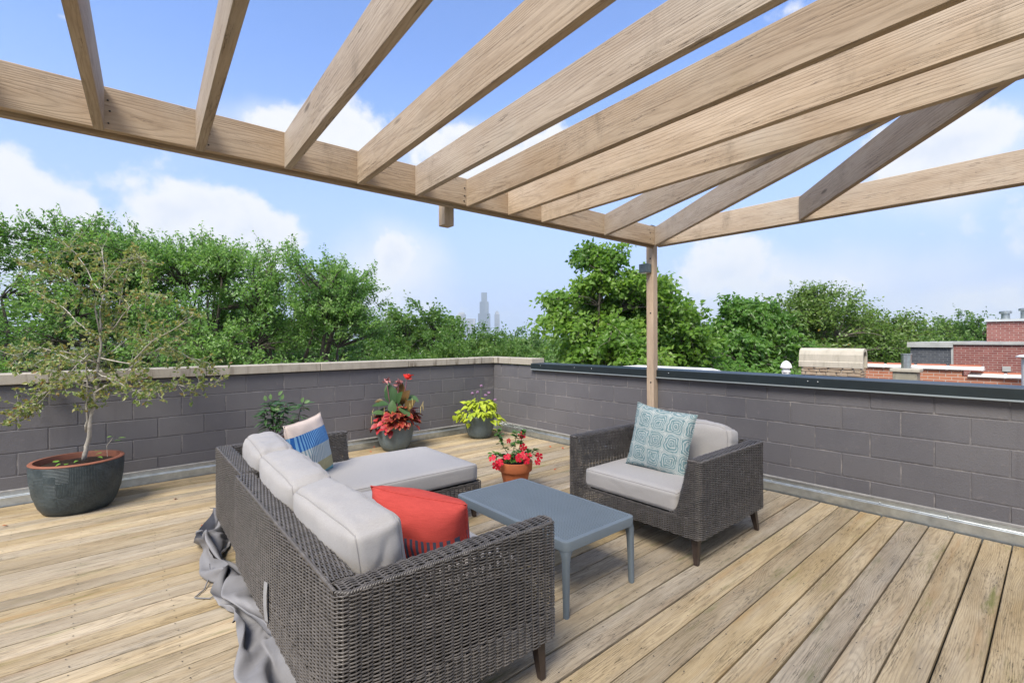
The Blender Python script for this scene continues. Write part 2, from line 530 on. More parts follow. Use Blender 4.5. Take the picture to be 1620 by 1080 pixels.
def brick_mat(name, c1, c2, mortar, along='y'):
    m, nt, b = new_mat(name)
    geo = nd(nt, 'ShaderNodeNewGeometry').outputs['Position']
    x, y, z = sepx(nt, geo)
    v = comb(nt, mt(nt, 'ADD', x, y), z, 0.0)
    br = nd(nt, 'ShaderNodeTexBrick', {'Vector': v, 'Color1': c1, 'Color2': c2, 'Mortar': mortar, 'Scale': 1.0, 'Mortar Size': 0.007,
                                       'Mortar Smooth': 0.2, 'Bias': 0.0, 'Brick Width': 0.215, 'Row Height': 0.075})
    c = mix(nt, lin(nt, noi(nt, geo, 3.0, 5, 0.6), 0.3, 0.7, 0.0, 0.35), br.outputs[0], tuple(k * 0.6 for k in c1))
    nt.links.new(c, b.inputs['Base Color'])
    b.inputs['Roughness'].default_value = 0.85
    bp = nd(nt, 'ShaderNodeBump', {'Height': br.outputs[1], 'Strength': 0.5, 'Distance': 0.006}, invert=True)
    nt.links.new(bp.outputs[0], b.inputs['Normal'])
    return m


def leaf_mat(name, stops, trans=0.35, rough=0.38, spec=0.5):
    m, nt, b = new_mat(name)
    out = nt.nodes['Material Output']
    a = nd(nt, 'ShaderNodeAttribute', attribute_name='tone')
    c = ramp(nt, a.outputs['Fac'], stops)
    nt.links.new(c, b.inputs['Base Color'])
    b.inputs['Roughness'].default_value = rough
    b.inputs['Specular IOR Level'].default_value = spec
    tr = nd(nt, 'ShaderNodeBsdfTranslucent', {0: mix(nt, 1.0, c, (1.25, 1.25, 0.75), 'MULTIPLY')})
    mx = nd(nt, 'ShaderNodeMixShader', {0: trans, 1: b.outputs[0], 2: tr.outputs[0]})
    nt.links.new(mx.outputs[0], out.inputs[0])
    return m


def petal_mat(name, c1, c2, trans=0.25):
    """solid leaf or petal with its own veins / edge, object random tint"""
    m, nt, b = new_mat(name)
    out = nt.nodes['Material Output']
    r = nd(nt, 'ShaderNodeObjectInfo').outputs['Random']
    tc = nd(nt, 'ShaderNodeTexCoord').outputs['Object']
    n = noi(nt, tc, 30.0, 3, 0.6)
    c = mix(nt, mt(nt, 'MULTIPLY_ADD', r, 0.7, mt(nt, 'MULTIPLY', n, 0.3)), c1, c2)
    nt.links.new(c, b.inputs['Base Color'])
    b.inputs['Roughness'].default_value = 0.45
    b.inputs['Specular IOR Level'].default_value = 0.35
    tr = nd(nt, 'ShaderNodeBsdfTranslucent', {0: c})
    mx = nd(nt, 'ShaderNodeMixShader', {0: trans, 1: b.outputs[0], 2: tr.outputs[0]})
    nt.links.new(mx.outputs[0], out.inputs[0])
    return m


def edged_leaf_mat(name, core, edge, wd=0.5, ln=1.0):
    """coleus: dark centre with a yellow-orange rim; leaf lies in object xy, 0..1 along x"""
    m, nt, b = new_mat(name)
    tc = nd(nt, 'ShaderNodeTexCoord').outputs['Object']
    x, y, z = sepx(nt, tc)
    r = nd(nt, 'ShaderNodeObjectInfo').outputs['Random']
    a = mt(nt, 'DIVIDE', mt(nt, 'SUBTRACT', x, 0.5), 0.5)
    bb = mt(nt, 'DIVIDE', y, 0.36)
    rr = mt(nt, 'ADD', mt(nt, 'MULTIPLY', a, a), mt(nt, 'MULTIPLY', bb, bb))
    e = smooth(nt, mt(nt, 'ADD', rr, mt(nt, 'MULTIPLY', noi(nt, tc, 9.0, 3, 0.6), 0.25)), 0.86, 1.0)
    vein = smooth(nt, mt(nt, 'ABSOLUTE', y), 0.0, 0.05, 0.5, 0.0)
    c = mix(nt, r, core, tuple(min(1, k * 1.7) for k in core))
    c = mix(nt, mt(nt, 'MAXIMUM', e, mt(nt, 'MULTIPLY', vein, 0.5)), c, edge)
    nt.links.new(c, b.inputs['Base Color'])
    b.inputs['Roughness'].default_value = 0.5
    return m


def fabric(name, col, col2=None, scale=900.0, bump=0.25):
    m, nt, b = new_mat(name)
    tc = nd(nt, 'ShaderNodeTexCoord').outputs['Object']
    col2 = col2 or tuple(k * 0.82 for k in col)
    x, y, z = sepx(nt, tc)
    wv = mt(nt, 'ADD', noi(nt, vm(nt, 'MULTIPLY', tc, (60.0, 700.0, 700.0)), 1.0, 2, 0.5), noi(nt, vm(nt, 'MULTIPLY', tc, (700.0, 60.0, 700.0)), 1.0, 2, 0.5))
    n1 = noi(nt, tc, 4.0, 4, 0.6)
    c = mix(nt, lin(nt, wv, 0.75, 1.25), col2, col)
    c = mix(nt, smooth(nt, n1, 0.5, 0.8, 0.0, 0.18), c, tuple(k * 0.8 for k in col))
    nt.links.new(c, b.inputs['Base Color'])
    b.inputs['Roughness'].default_value = 0.9
    b.inputs['Specular IOR Level'].default_value = 0.15
    b.inputs['Sheen Weight'].default_value = 0.15
    bp = nd(nt, 'ShaderNodeBump', {'Height': wv, 'Strength': bump, 'Distance': 0.001})
    nt.links.new(bp.outputs[0], b.inputs['Normal'])
    return m


M = {}
M['deck'] = wood('weathered_deck', (0.445, 0.360, 0.238), (0.322, 0.250, 0.152), (0.092, 0.068, 0.039), freq=150, stain=0.75, moss=1.0, grey=0.26, ringamt=0.40, bump=0.6, warp=0.06, vary=0.17, fleck=0.95)
M['timber'] = wood('pergola_timber', (0.450, 0.366, 0.280), (0.365, 0.284, 0.206), (0.160, 0.114, 0.078), freq=80, stain=0.5, moss=0.2, grey=0.42, ringamt=0.34, bump=0.5, warp=0.07, vary=0.15, crack=0.95, fleck=0.5)
M['posttimber'] = wood('post_timber', (0.54, 0.39, 0.25), (0.46, 0.32, 0.195), (0.22, 0.14, 0.08), freq=90, stain=0.2, grey=0.12, ringamt=0.4, bump=0.4, warp=0.05, vary=0.04)
M['block'] = block_mat()
M['mortar'] = mortar_mat()
M['coping'] = stone_mat('limestone', (0.31, 0.282, 0.235), (0.40, 0.366, 0.312), (0.11, 0.085, 0.062), 1.0)
M['capmetal'] = plain('dark_green_grey_metal', (0.012, 0.019, 0.022), 0.40, 0.0, 0.5, 0.15, 6)
M['captop'] = M['capmetal']
M['galv'] = plain('galvanised_steel', (0.50, 0.53, 0.525), 0.30, 0.85, 0.5, 0.18, 14, 0.1, 40)
M['screw'] = plain('screw_head', (0.05, 0.045, 0.04), 0.5, 0.6)
M['rivet'] = plain('rivet', (0.6, 0.62, 0.62), 0.4, 0.7)
M['caulk'] = plain('caulk', (0.24, 0.235, 0.23), 0.8, 0.0, 0.3, 0.2, 20)
M['under'] = plain('dark_roof_membrane', (0.02, 0.02, 0.02), 0.9)
M['rattan'] = plain('grey_rattan', (0.096, 0.087, 0.079), 0.34, 0.0, 0.5, 0.35, 18)
M['leg'] = plain('dark_brown_leg', (0.040, 0.027, 0.021), 0.45, 0.0, 0.5, 0.25, 20)
M['cushion'] = fabric('light_grey_canvas', (0.395, 0.378, 0.364), (0.33, 0.315, 0.302))
M['piping'] = fabric('cushion_piping', (0.33, 0.316, 0.304))
M['table'] = plain('slate_blue_resin', (0.135, 0.165, 0.187), 0.48, 0.0, 0.4, 0.05, 5, 0.08, 300, 0.0005)
M['tarp'] = plain('grey_cover_cloth', (0.19, 0.188, 0.196), 0.62, 0.0, 0.35, 0.14, 5, 0.25, 420, 0.0008)
M['cord'] = plain('grey_cord', (0.16, 0.16, 0.17), 0.7)
M['tagcloth'] = plain('white_care_tag', (0.27, 0.27, 0.275), 0.8)
M['bluepot'] = None
M['terra'] = plain('terracotta', (0.44, 0.135, 0.052), 0.75, 0.0, 0.3, 0.14, 9, 0.2, 120)
M['terradark'] = plain('brown_clay', (0.20, 0.075, 0.045), 0.6, 0.0, 0.4, 0.2, 9)
M['soil'] = plain('potting_soil', (0.030, 0.020, 0.015), 0.95, 0, 0.2, 0.5, 60, 0.9, 90, 0.01)
M['bark'] = plain('grey_bark', (0.115, 0.10, 0.085), 0.9, 0, 0.2, 0.35, 5, 0.7, 30, 0.02)
M['palebark'] = plain('pale_smooth_bark', (0.36, 0.335, 0.295), 0.8, 0, 0.25, 0.35, 22, 0.5, 90, 0.003)
M['lightbox'] = plain('slate_post_lamp', (0.085, 0.115, 0.130), 0.5, 0, 0.4, 0.25, 30)
M['black'] = plain('black_metal', (0.012, 0.012, 0.013), 0.5)
M['lens'] = plain('lamp_diffuser', (0.6, 0.6, 0.56), 0.4)

# ------------------------------------------------------------------ ground, own building, deck
g = MB()
g.v = [(-9000, -9000, -10.0), (9000, -9000, -10.0), (9000, 9000, -10.0), (-9000, 9000, -10.0)]
g.f = [(0, 1, 2, 3)]
g.m = [0]
tag(g.obj('ground', plain('street_ground', (0.075, 0.085, 0.05), 0.95, 0, 0.2, 0.5, 0.06)), kind='structure')

b = MB()
b.box(-3.6, 5.08, -3.2, 6.32, -10.0, -0.14)
body = b.obj('building', brick_mat('red_brick', (0.23, 0.085, 0.06), (0.30, 0.12, 0.08), (0.42, 0.40, 0.36)))
tag(body, 'red brick building carrying the roof deck', 'building')
b = MB()
b.box(-3.4, 4.875, -3.0, 6.115, -0.139, -0.06)
tag(b.obj('roof_membrane', M['under']), kind='structure')

deck = empty('deck', (0, 0, 0))
tag(deck, kind='structure')
rng = random.Random(11)
pb = MB()
pb.box(0, 8.05, -0.0695, 0.0695, -0.03, 0.0, 0.0035)
plank_me = pb.mesh('plank', [M['deck']])
v = 6.045
sc_pts = []
V_DECK0 = v
while v > -3.0:
    wdt = 0.1375 + rng.uniform(-0.0025, 0.003)
    gap = rng.choice([0.006, 0.006, 0.007, 0.008, 0.011])
    yc = v - wdt / 2
    o = bpy.data.objects.new('plank', plank_me)
    COL.objects.link(o)
    o.parent = deck
    o.location = (4.803 + rng.uniform(-0.006, 0.006), yc, rng.uniform(-0.002, 0.002))
    o.rotation_euler = (rng.uniform(-0.008, 0.008), 0, PI + rng.uniform(-0.0004, 0.0004))
    o.scale = (1, wdt / 0.139, 1)
    for k in range(19):
        ux = 4.74 - k * 0.406
        for s in (-1, 1):
            sc_pts.append((ux + rng.uniform(-0.012, 0.012), yc + s * rng.uniform(0.036, 0.046)))
    v -= wdt + gap
sb = MB()
for (x, y) in sc_pts:
    rr = rng.uniform(0.0030, 0.0042)
    n = len(sb.v)
    sb.v += [(x + rr * math.cos(a * PI / 3), y + rr * math.sin(a * PI / 3), 0.0033) for a in range(6)]
    sb.f.append(tuple(range(n, n + 6)))
    sb.m.append(0)
so = sb.obj('deck_screws', M['screw'], deck)
so['kind'] = 'stuff'

# ------------------------------------------------------------------ parapet walls
ROWS = [1.06, 0.857, 0.654, 0.451, 0.248, 0.045]
BL = 0.4064
bb = MB()
bb.box(0.005, BL - 0.004, -0.07, 0.0, 0.004, 0.199, 0.0035)
# face of the block is +y at y=0 in its own axes
block_me = bb.mesh('block', [M['block']])


def block_run(parent, origin, direc, length, z_rows, phase, rnd):
    """blocks whose visible face looks along the left of direc"""
    for i, zt in enumerate(z_rows[1:]):
        off = phase + (BL / 2 if i % 2 else 0)
        s = off - BL
        while s < length:
            a = max(s, 0)
            e = min(s + BL, length)
            if e - a > 0.05:
                o = bpy.data.objects.new('block', block_me)
                COL.objects.link(o)
                o.parent = parent
                p = Vector(origin) + Vector(direc) * a
                nrm = Vector((-direc[1], direc[0], 0))
                p = p + nrm * rnd.uniform(-0.0015, 0.0015)
                o.location = (p.x, p.y, zt)
                o.rotation_euler = (0, 0, math.atan2(direc[1], direc[0]))
                o.scale = ((e - a) / BL, 1, 1)
            s += BL


U_W, V_W = 4.88, 6.12
wl = empty('parapet_wall', (0, V_W, 0))
tag(wl, 'charcoal painted block parapet wall topped with weathered limestone coping', 'wall', 'parapet walls')
b = MB()
b.box(-3.4, U_W + 0.2, 0.0035, 0.2, -0.138, 1.058)
b.obj('mortar', M['mortar'], wl)
rnd = random.Random(3)
# left wall: face looks toward -v, so run from right to left
block_run(wl, (U_W - 0.002, 0, 0), (-1, 0, 0), U_W + 3.3, ROWS, (U_W - 0.424) % BL, rnd)
joints = [-3.4, -2.55, -1.55, -0.383, 0.849, 2.07, 3.296, 4.52, 4.852]
for a, e in zip(joints[:-1], joints[1:]):
    b = MB()
    b.box(a + 0.002, e - 0.002, -0.035 + rnd.uniform(-.004, .004), 0.235, 1.066, 1.163 + rnd.uniform(-.003, .003), 0.006)
    b.obj('coping_stone', M['coping'], wl)
b = MB()
b.box(-3.4, 4.852, -0.013, 0.1, 1.0585, 1.0655)
b.obj('coping_shadow_strip', M['black'], wl)  # black strip stands in for the shadow gap under the coping

wr = empty('parapet_wall', (U_W, 0, 0))
tag(wr, 'charcoal painted block parapet wall capped with dark green-grey metal', 'wall', 'parapet walls')
b = MB()
b.box(0.0035, 0.2, -3.2, V_W - 0.008, -0.137, 1.0)
b.obj('mortar', M['mortar'], wr)
block_run(wr, (0, -3.2, 0), (0, 1, 0), V_W + 3.2 - 0.002, ROWS[:1] + ROWS[1:], (1.453 + 3.2) % BL, rnd)
for a, e in ((5.17, 5.66), (5.664, 6.35)):
    b = MB()
    b.box(-0.028, 0.235, a, e, 1.066, 1.164 + rnd.uniform(-.002, .003), 0.006)
    b.obj('coping_stone', M['coping'], wr)
b = MB()   # folded metal cap: top, fascia, drip lip
b.rings([[(-0.046, y, 1.004), (-0.032, y, 1.012), (-0.032, y, 1.088), (-0.029, y, 1.092), (0.235, y, 1.098), (0.235, y, 1.004), (0.232, y, 1.004),
          (0.232, y, 1.085), (-0.028, y, 1.085), (-0.028, y, 1.0085), (-0.045, y, 1.0005)] for y in (-3.2, 1.61)], True)
b.obj('metal_cap', M['capmetal'], wr)
b = MB()
b.rings([[(-0.048, y, 1.003), (-0.034, y, 1.0115), (-0.034, y, 1.0895), (-0.031, y, 1.0935), (0.236, y, 1.0995), (0.236, y, 1.003), (0.2325, y, 1.003),
          (0.2325, y, 1.086), (-0.0285, y, 1.086), (-0.0285, y, 1.009), (-0.047, y, 1.0)] for y in (1.60, 5.185)], True)
b.obj('metal_cap', M['capmetal'], wr)
b = MB()
b.rings([[(-0.0515, y, 0.9985), (-0.036, y, 1.0075), (-0.036, y, 1.012), (-0.0525, y, 1.003)] for y in (-3.2, 5.185)], True)
b.obj('drip_lip', plain('pale_cut_edge', (0.22, 0.25, 0.26), 0.4, 0.3), wr)
for (vv, zz) in ((4.98, 1.07), (4.32, 1.068), (4.02, 1.066), (1.50, 1.062), (1.42, 1.060), (-0.4, 1.06), (2.9, 1.065)):
    b = MB()
    b.tube([(-0.034, vv, zz), (-0.040, vv, zz)], [0.006, 0.004], 8)
    b.obj('rivet', M['rivet'], wr, True)

# galvanised flashing at the foot of both walls
PROF = [(0.0, 0.120), (0.003, 0.082), (0.006, 0.078), (0.032, 0.076), (0.035, 0.073), (0.036, 0.045), (0.038, 0.012), (0.043, -0.05)]


def flashing(parent, p0, p1, nrm, name='flashing'):
    b = MB()
    t = (Vector(p1) - Vector(p0)).normalized()
    for (ya, yb) in ((0, 1),):
        rings = []
        for p in (p0, p1):
            rings.append([(p[0] + nrm[0] * (d + 0.004), p[1] + nrm[1] * (d + 0.004), z) for d, z in PROF])
        b.rings(rings, False, False, False)
    o = b.obj(name, M['galv'], parent)
    c = MB()
    rings = []
    for p in (p0, p1):
        rings.append([(p[0] + nrm[0] * d, p[1] + nrm[1] * d, z) for d, z in ((0.003, 0.115), (0.012, 0.117), (0.010, 0.127), (0.002, 0.132))])
    c.rings(rings)
    c.obj('caulk_line', M['caulk'], parent)
    return o


flashing(wl, (-3.4, -0.002, 0), (U_W - 0.002, -0.002, 0), (0, -1))
flashing(wr, (-0.002, V_W - 0.044, 0), (-0.002, -3.2, 0), (-1, 0))
for k in range(20):
    b = MB()
    vv = 5.6 - k * 0.42
    b.tube([(-0.012, vv, 0.088), (-0.016, vv, 0.088)], [0.006, 0.004], 8)
    b.obj('flashing_screw', M['rivet'], wr, True)

# ------------------------------------------------------------------ pergola
perg = empty('pergola', (4.825, 3.045, 0))
tag(perg, 'weathered timber pergola of open rafters on a square post', 'pergola')


def board(name, p0, p1, th, ht, mat, parent, ch=0.003, local=True):
    """p0,p1: centre of the underside at each end"""
    p0 = Vector(p0)
    p1 = Vector(p1)
    d = p1 - p0
    L = d.length
    b = MB()
    b.box(0, L, -th / 2, th / 2, 0, ht, ch)
    me = b.mesh(name, [mat])
    rz = math.atan2(d.y, d.x)
    ry = -math.asin(d.z / L)
    q = p0 - (parent.location if parent else Vector())
    return link(name, me, parent, None, q, (0, ry, rz))


def zb(u):
    return 2.452 + 0.010 * u


VB, UB = 3.0, 4.745     # near faces of the two beams
HT = 0.225
# beam on the far side runs left out of view
board('beam', (4.78, VB + 0.019, zb(4.78) + 0.018), (-3.4, VB + 0.019, zb(-3.4) + 0.018), 0.038, HT - 0.018, M['timber'], perg)
board('beam', (4.78, VB + 0.0585, zb(4.78) - 0.004), (-3.4, VB + 0.0585, zb(-3.4) - 0.004), 0.038, HT + 0.001, M['timber'], perg)
board('beam', (UB + 0.019, VB - 0.002, zb(4.78) + 0.004), (UB + 0.019, -3.2, zb(4.78) + 0.006), 0.038, HT + 0.004, M['timber'], perg)
board('beam', (UB + 0.0585, VB - 0.002, zb(4.78) - 0.002), (UB + 0.0585, -3.2, zb(4.78)), 0.038, HT + 0.004, M['timber'], perg)
# rafters
RU = [-0.43, -0.016, 0.391, 0.832, 1.277, 1.702, 2.147, 2.569, 2.955]
for i, u in enumerate(RU):
    sk = -0.055
    board('rafter', (u, VB - 0.001, zb(u) + 0.004 + 0.002 * (i % 2)), (u + sk * 6.2, VB - 6.2, zb(u) + 0.02), 0.040, HT - 0.012, M['timber'], perg)
# fan of short rafters meeting the last long one
FX = lambda vv: 2.955 - 0.055 * (VB - vv) + 0.021
board('rafter', (3.845, VB - 0.001, zb(3.8) + 0.006), (FX(0.86), 0.86, zb(3) + 0.014), 0.038, HT - 0.014, M['timber'], perg)
board('rafter', (UB - 0.002, VB - 0.012, zb(4.7) + 0.008), (FX(0.50), 0.50, zb(3) + 0.017), 0.038, HT - 0.016, M['timber'], perg)
board('rafter', (UB - 0.001, 1.515, zb(4.7) + 0.012), (FX(0.12), 0.12, zb(3) + 0.020), 0.038, HT - 0.016, M['timber'], perg)
# post with cap, cut stub under the beam
PU, PV = 4.830, 3.082
b = MB()
b.box(0.0, 2.72, -0.0455, 0.0455, -0.0455, 0.0455, 0.004)
link('post', b.mesh('post', [M['posttimber']]), perg, None, Vector((PU, PV + 0.02, 0.002)) - perg.location, (0, -PI / 2, 0))
b = MB()
b.box(-0.05, 0.05, -0.05, 0.05, 0.0, 0.03, 0.004)
b.rings([[(-.05, -.05, .03), (.05, -.05, .03), (.05, .05, .03), (-.05, .05, .03)], [(-.004, -.004, .055), (.004, -.004, .055), (.004, .004, .055), (-.004, .004, .055)]], True, False, True)
b.obj('post_cap', M['black'], perg, loc=Vector((PU, PV + 0.02, 2.722)) - perg.location)
b = MB()
b.box(0, 0.22, -0.045, 0.045, -0.045, 0.045, 0.006)
link('post_stub', b.mesh('post_stub', [M['timber']]), perg, None, Vector((2.05, VB + 0.165, 2.345)) - perg.location, (0, -PI / 2, 0))
# bolts
for (uu, zz) in ((2.11, 2.60), (2.11, 2.54), (2.105, 2.50), (4.64, 2.55), (4.64, 2.62)):
    b = MB()
    b.tube([(0, 0, 0), (0, -0.004, 0)], [0.006, 0.005], 8)
    b.obj('nail_head', M['screw'], perg, True, loc=Vector((uu, VB - 0.0005, zz + 0.02)) - perg.location)
for i, u in enumerate(RU[1:]):
    for (du, dz) in ((0.035, 0.05), (0.04, 0.11), (0.033, 0.16)):
        b = MB()
        b.tube([(0, 0, 0), (0, -0.003, 0)], [0.0045, 0.004], 6)
        b.obj('nail_head', M['screw'], perg, True, loc=Vector((u + du + 0.004 * (i % 3), VB - 0.0005, zb(u) + dz)) - perg.location)
for zz in (0.95, 2.38, 1.75):
    b = MB()
    b.tube([(0, 0, 0), (-0.003, 0, 0)], [0.010, 0.008], 8)
    b.obj('bolt_hole', M['black'], perg, True, loc=Vector((PU - 0.046, PV + 0.01, zz)) - perg.location)

# lamp on the post
lamp = empty('post_lamp', (PU - 0.046, PV + 0.055, 2.215))
tag(lamp, 'small slate grey square wall lamp fixed to the pergola post', 'lamp')
b = MB()
b.box(-0.092, -0.001, -0.062, 0.048, 0.0, 0.100, 0.003)
b.obj('housing', M['lightbox'], lamp)
b = MB()
b.box(-0.082, -0.010, -0.052, 0.038, -0.004, 0.001)
b.obj('diffuser', M['lens'], lamp)

# ------------------------------------------------------------------ wicker


def resample(poly, closed, ds):
    """poly: list of (x,y); returns (n,2) points and (n,2) right-hand normals at even steps"""
    P = np.array(poly, dtype=float)
    if closed:
        P = np.vstack([P, P[:1]])
    seg = np.hypot(*(P[1:] - P[:-1]).T)
    s = np.concatenate([[0], np.cumsum(seg)])
    L = s[-1]
    n = max(4, int(round(L / ds)))
    if closed:
        n = max(6, int(round(n / 6.0)) * 6)
    t = np.linspace(0, L, n, endpoint=not closed)
    x = np.interp(t, s, P[:, 0])
    y = np.interp(t, s, P[:, 1])
    Q = np.stack([x, y], 1)
    if closed:
        T = np.roll(Q, -1, 0) - np.roll(Q, 1, 0)
    else:
        T = np.gradient(Q, axis=0)
    T /= np.maximum(np.hypot(T[:, 0], T[:, 1])[:, None], 1e-9)
    N = np.stack([T[:, 1], -T[:, 0]], 1)     # outward for counter-clockwise loops
    return Q, N


def round_poly(pts, rad, k=4):
    """round the corners of a closed polygon"""
    out = []
    n = len(pts)
    for i in range(n):
        p = Vector(pts[i]).to_2d()
        a = Vector(pts[i - 1]).to_2d()
        c = Vector(pts[(i + 1) % n]).to_2d()
        r = rad[i] if hasattr(rad, '__len__') else rad
        d1 = (a - p)
        d2 = (c - p)
        r = min(r, d1.length * 0.49, d2.length * 0.49)
        q1 = p + d1.normalized() * r
        q2 = p + d2.normalized() * r
        for j in range(k + 1):
            t = j / k
            out.append(((1 - t) ** 2 * q1 + 2 * t * (1 - t) * p + t * t * q2)[:])
    return out


class Weave:
    def __init__(self):
        self.V = []
        self.F = []
        self.n = 0

    def strip(self, C, A, B, ra, rb, closed, k=5):
        """tube along C (n,3) with per-point axes A (outward) and B"""
        n = len(C)
        ang = 2 * PI * np.arange(k) / k
        V = C[:, None, :] + np.cos(ang)[None, :, None] * A[:, None, :] * ra + np.sin(ang)[None, :, None] * B[:, None, :] * rb
        i = np.arange(n if closed else n - 1)
        j = np.arange(k)
        I, J = np.meshgrid(i, j, indexing='ij')
        I2 = (I + 1) % n
        J2 = (J + 1) % k
        F = np.stack([I * k + J, I2 * k + J, I2 * k + J2, I * k + J2], -1).reshape(-1, 4)
        self.V.append(V.reshape(-1, 3))
        self.F.append(F + self.n)
        self.n += n * k

    def loop_rows(self, loop_of_z, zs, stake=0.038, amp=0.0052, rn=0.0034, rz=0.0031, closed=True, k=5, seed=1, hole=None):
        rs = np.random.RandomState(seed)
        for j, z in enumerate(zs):
            Q, N = resample(loop_of_z(z), closed, stake / 3)
            n = len(Q)
            ph = np.cos(PI * np.arange(n) / 3.0 + PI * (j % 2))
            ph = np.sign(ph) * np.abs(ph) ** 0.7
            jit = rs.uniform(-0.0007, 0.0007, n)
            off = amp * ph + jit
            C = np.zeros((n, 3))
            C[:, :2] = Q + N * off[:, None]
            C[:, 2] = z + rs.uniform(-0.0007, 0.0007) + 0.0007 * np.sin(np.arange(n) * 0.05 + j) + rs.uniform(-0.0005, 0.0005, n)
            A = np.zeros((n, 3))
            A[:, :2] = N
            B = np.tile(np.array([0, 0, 1.0]), (n, 1))
            self.strip(C, A, B, rn, rz, closed, k)

    def stakes(self, loop_of_z, z0, z1, stake=0.038, r=0.0042, closed=True, levels=2):
        zz = np.linspace(z0, z1, levels)
        cols = []
        n0 = None
        for z in zz:
            Q, N = resample(loop_of_z(z), closed, stake)
            if n0 is None:
                n0 = len(Q)
            idx = np.linspace(0, len(Q) - 1, n0).round().astype(int)
            cols.append(np.concatenate([Q[idx], np.full((n0, 1), z)], 1))
        cols = np.stack(cols, 1)
        for i in range(n0):
            C = cols[i]
            A = np.tile([1.0, 0, 0], (levels, 1))
            B = np.tile([0, 1.0, 0], (levels, 1))
            self.strip(C, A, B, r, r, False, 4)

    def top(self, p0, p1, width, z, crown=0.006, stake=0.038, pitch=0.0072, amp=0.0040, r=0.0034, z1=None, seed=2, k=5):
        """woven top of a wall between plan points p0 and p1 (centre line)"""
        rs = np.random.RandomState(seed)
        z1 = z if z1 is None else z1
        p0 = np.array(p0, float)
        p1 = np.array(p1, float)
        L = np.hypot(*(p1 - p0))
        t = (p1 - p0) / L
        nv = np.array([t[1], -t[0]])
        n = max(4, int(L / (stake / 3)))
        s = np.linspace(0, 1, n)
        m = int(width / pitch)
        for j in range(m + 1):
            w = (j / m - 0.5)
            ph = np.cos(PI * np.arange(n) / 3 + PI * (j % 2))
            C = np.zeros((n, 3))
            C[:, :2] = p0 + np.outer(s * L, t) + nv * (w * width)
            C[:, 2] = z + (z1 - z) * s + crown * (1 - (2 * w) ** 4) + amp * ph + rs.uniform(-.0005, .0005, n)
            A = np.tile([0, 0, 1.0], (n, 1))
            B = np.tile([nv[0], nv[1], 0], (n, 1))
            self.strip(C, A, B, r * 0.8, r * 1.12, False, k)
        ns = int(L / stake)
        for i in range(ns + 1):
            c = p0 + t * (i * stake)
            w = np.linspace(-0.5, 0.5, 4)
            C = np.zeros((4, 3))
            C[:, :2] = c + np.outer(w * width, nv)
            C[:, 2] = z + (z1 - z) * (i / max(ns, 1)) + crown * (1 - (2 * w) ** 4) - 0.001
            self.strip(C, np.tile([0, 0, 1.0], (4, 1)), np.tile([t[0], t[1], 0], (4, 1)), 0.004, 0.004, False, 4)

    def braid(self, pts, r=0.0048, rad=0.0042, pitch=0.03, strands=3):
        P = np.array(pts, float)
        seg = np.sqrt(((P[1:] - P[:-1]) ** 2).sum(1))
        s = np.concatenate([[0], np.cumsum(seg)])
        n = max(6, int(s[-1] / 0.006))
        t = np.linspace(0, s[-1], n)
        C = np.stack([np.interp(t, s, P[:, i]) for i in range(3)], 1)
        T = np.gradient(C, axis=0)
        T /= np.linalg.norm(T, axis=1)[:, None]
        up = np.tile([0, 0, 1.0], (n, 1))
        A = np.cross(T, up)
        bad = np.linalg.norm(A, axis=1) < 0.05
        A[bad] = np.array([1.0, 0, 0])
        A /= np.linalg.norm(A, axis=1)[:, None]
        B = np.cross(A, T)
        for q in range(strands):
            th = 2 * PI * t / pitch + 2 * PI * q / strands
            D = C + A * (np.cos(th) * rad)[:, None] + B * (np.sin(th) * rad)[:, None]
            self.strip(D, A, B, r, r, False, 5)

    def obj(self, name, mat, parent):
        me = np_mesh(name, np.concatenate(self.V), np.concatenate(self.F), mat, True)
        o = link(name, me, parent)
        o['kind'] = 'stuff'
        return o


def leg_obj(parent, x, y, top, lean, name='leg'):
    b = MB()
    b.rings([[(x + lean[0] * (1 - t) + sx * w, y + lean[1] * (1 - t) + sy * w, z) for sx, sy in ((-1, -1), (1, -1), (1, 1), (-1, 1))]
             for z, w, t in ((0.004, 0.0125, 0.0), (0.012, 0.0135, 0.05), (top * 0.5, 0.019, 0.5), (top + 0.01, 0.025, 1.0))])
    b.obj(name, M['leg'], parent)
    b = MB()
    b.lathe([(0.011, 0.0035), (0.012, 0.008), (0.012, 0.0125)], 8, cap1=True)
    # foot pads are too small to see; none built


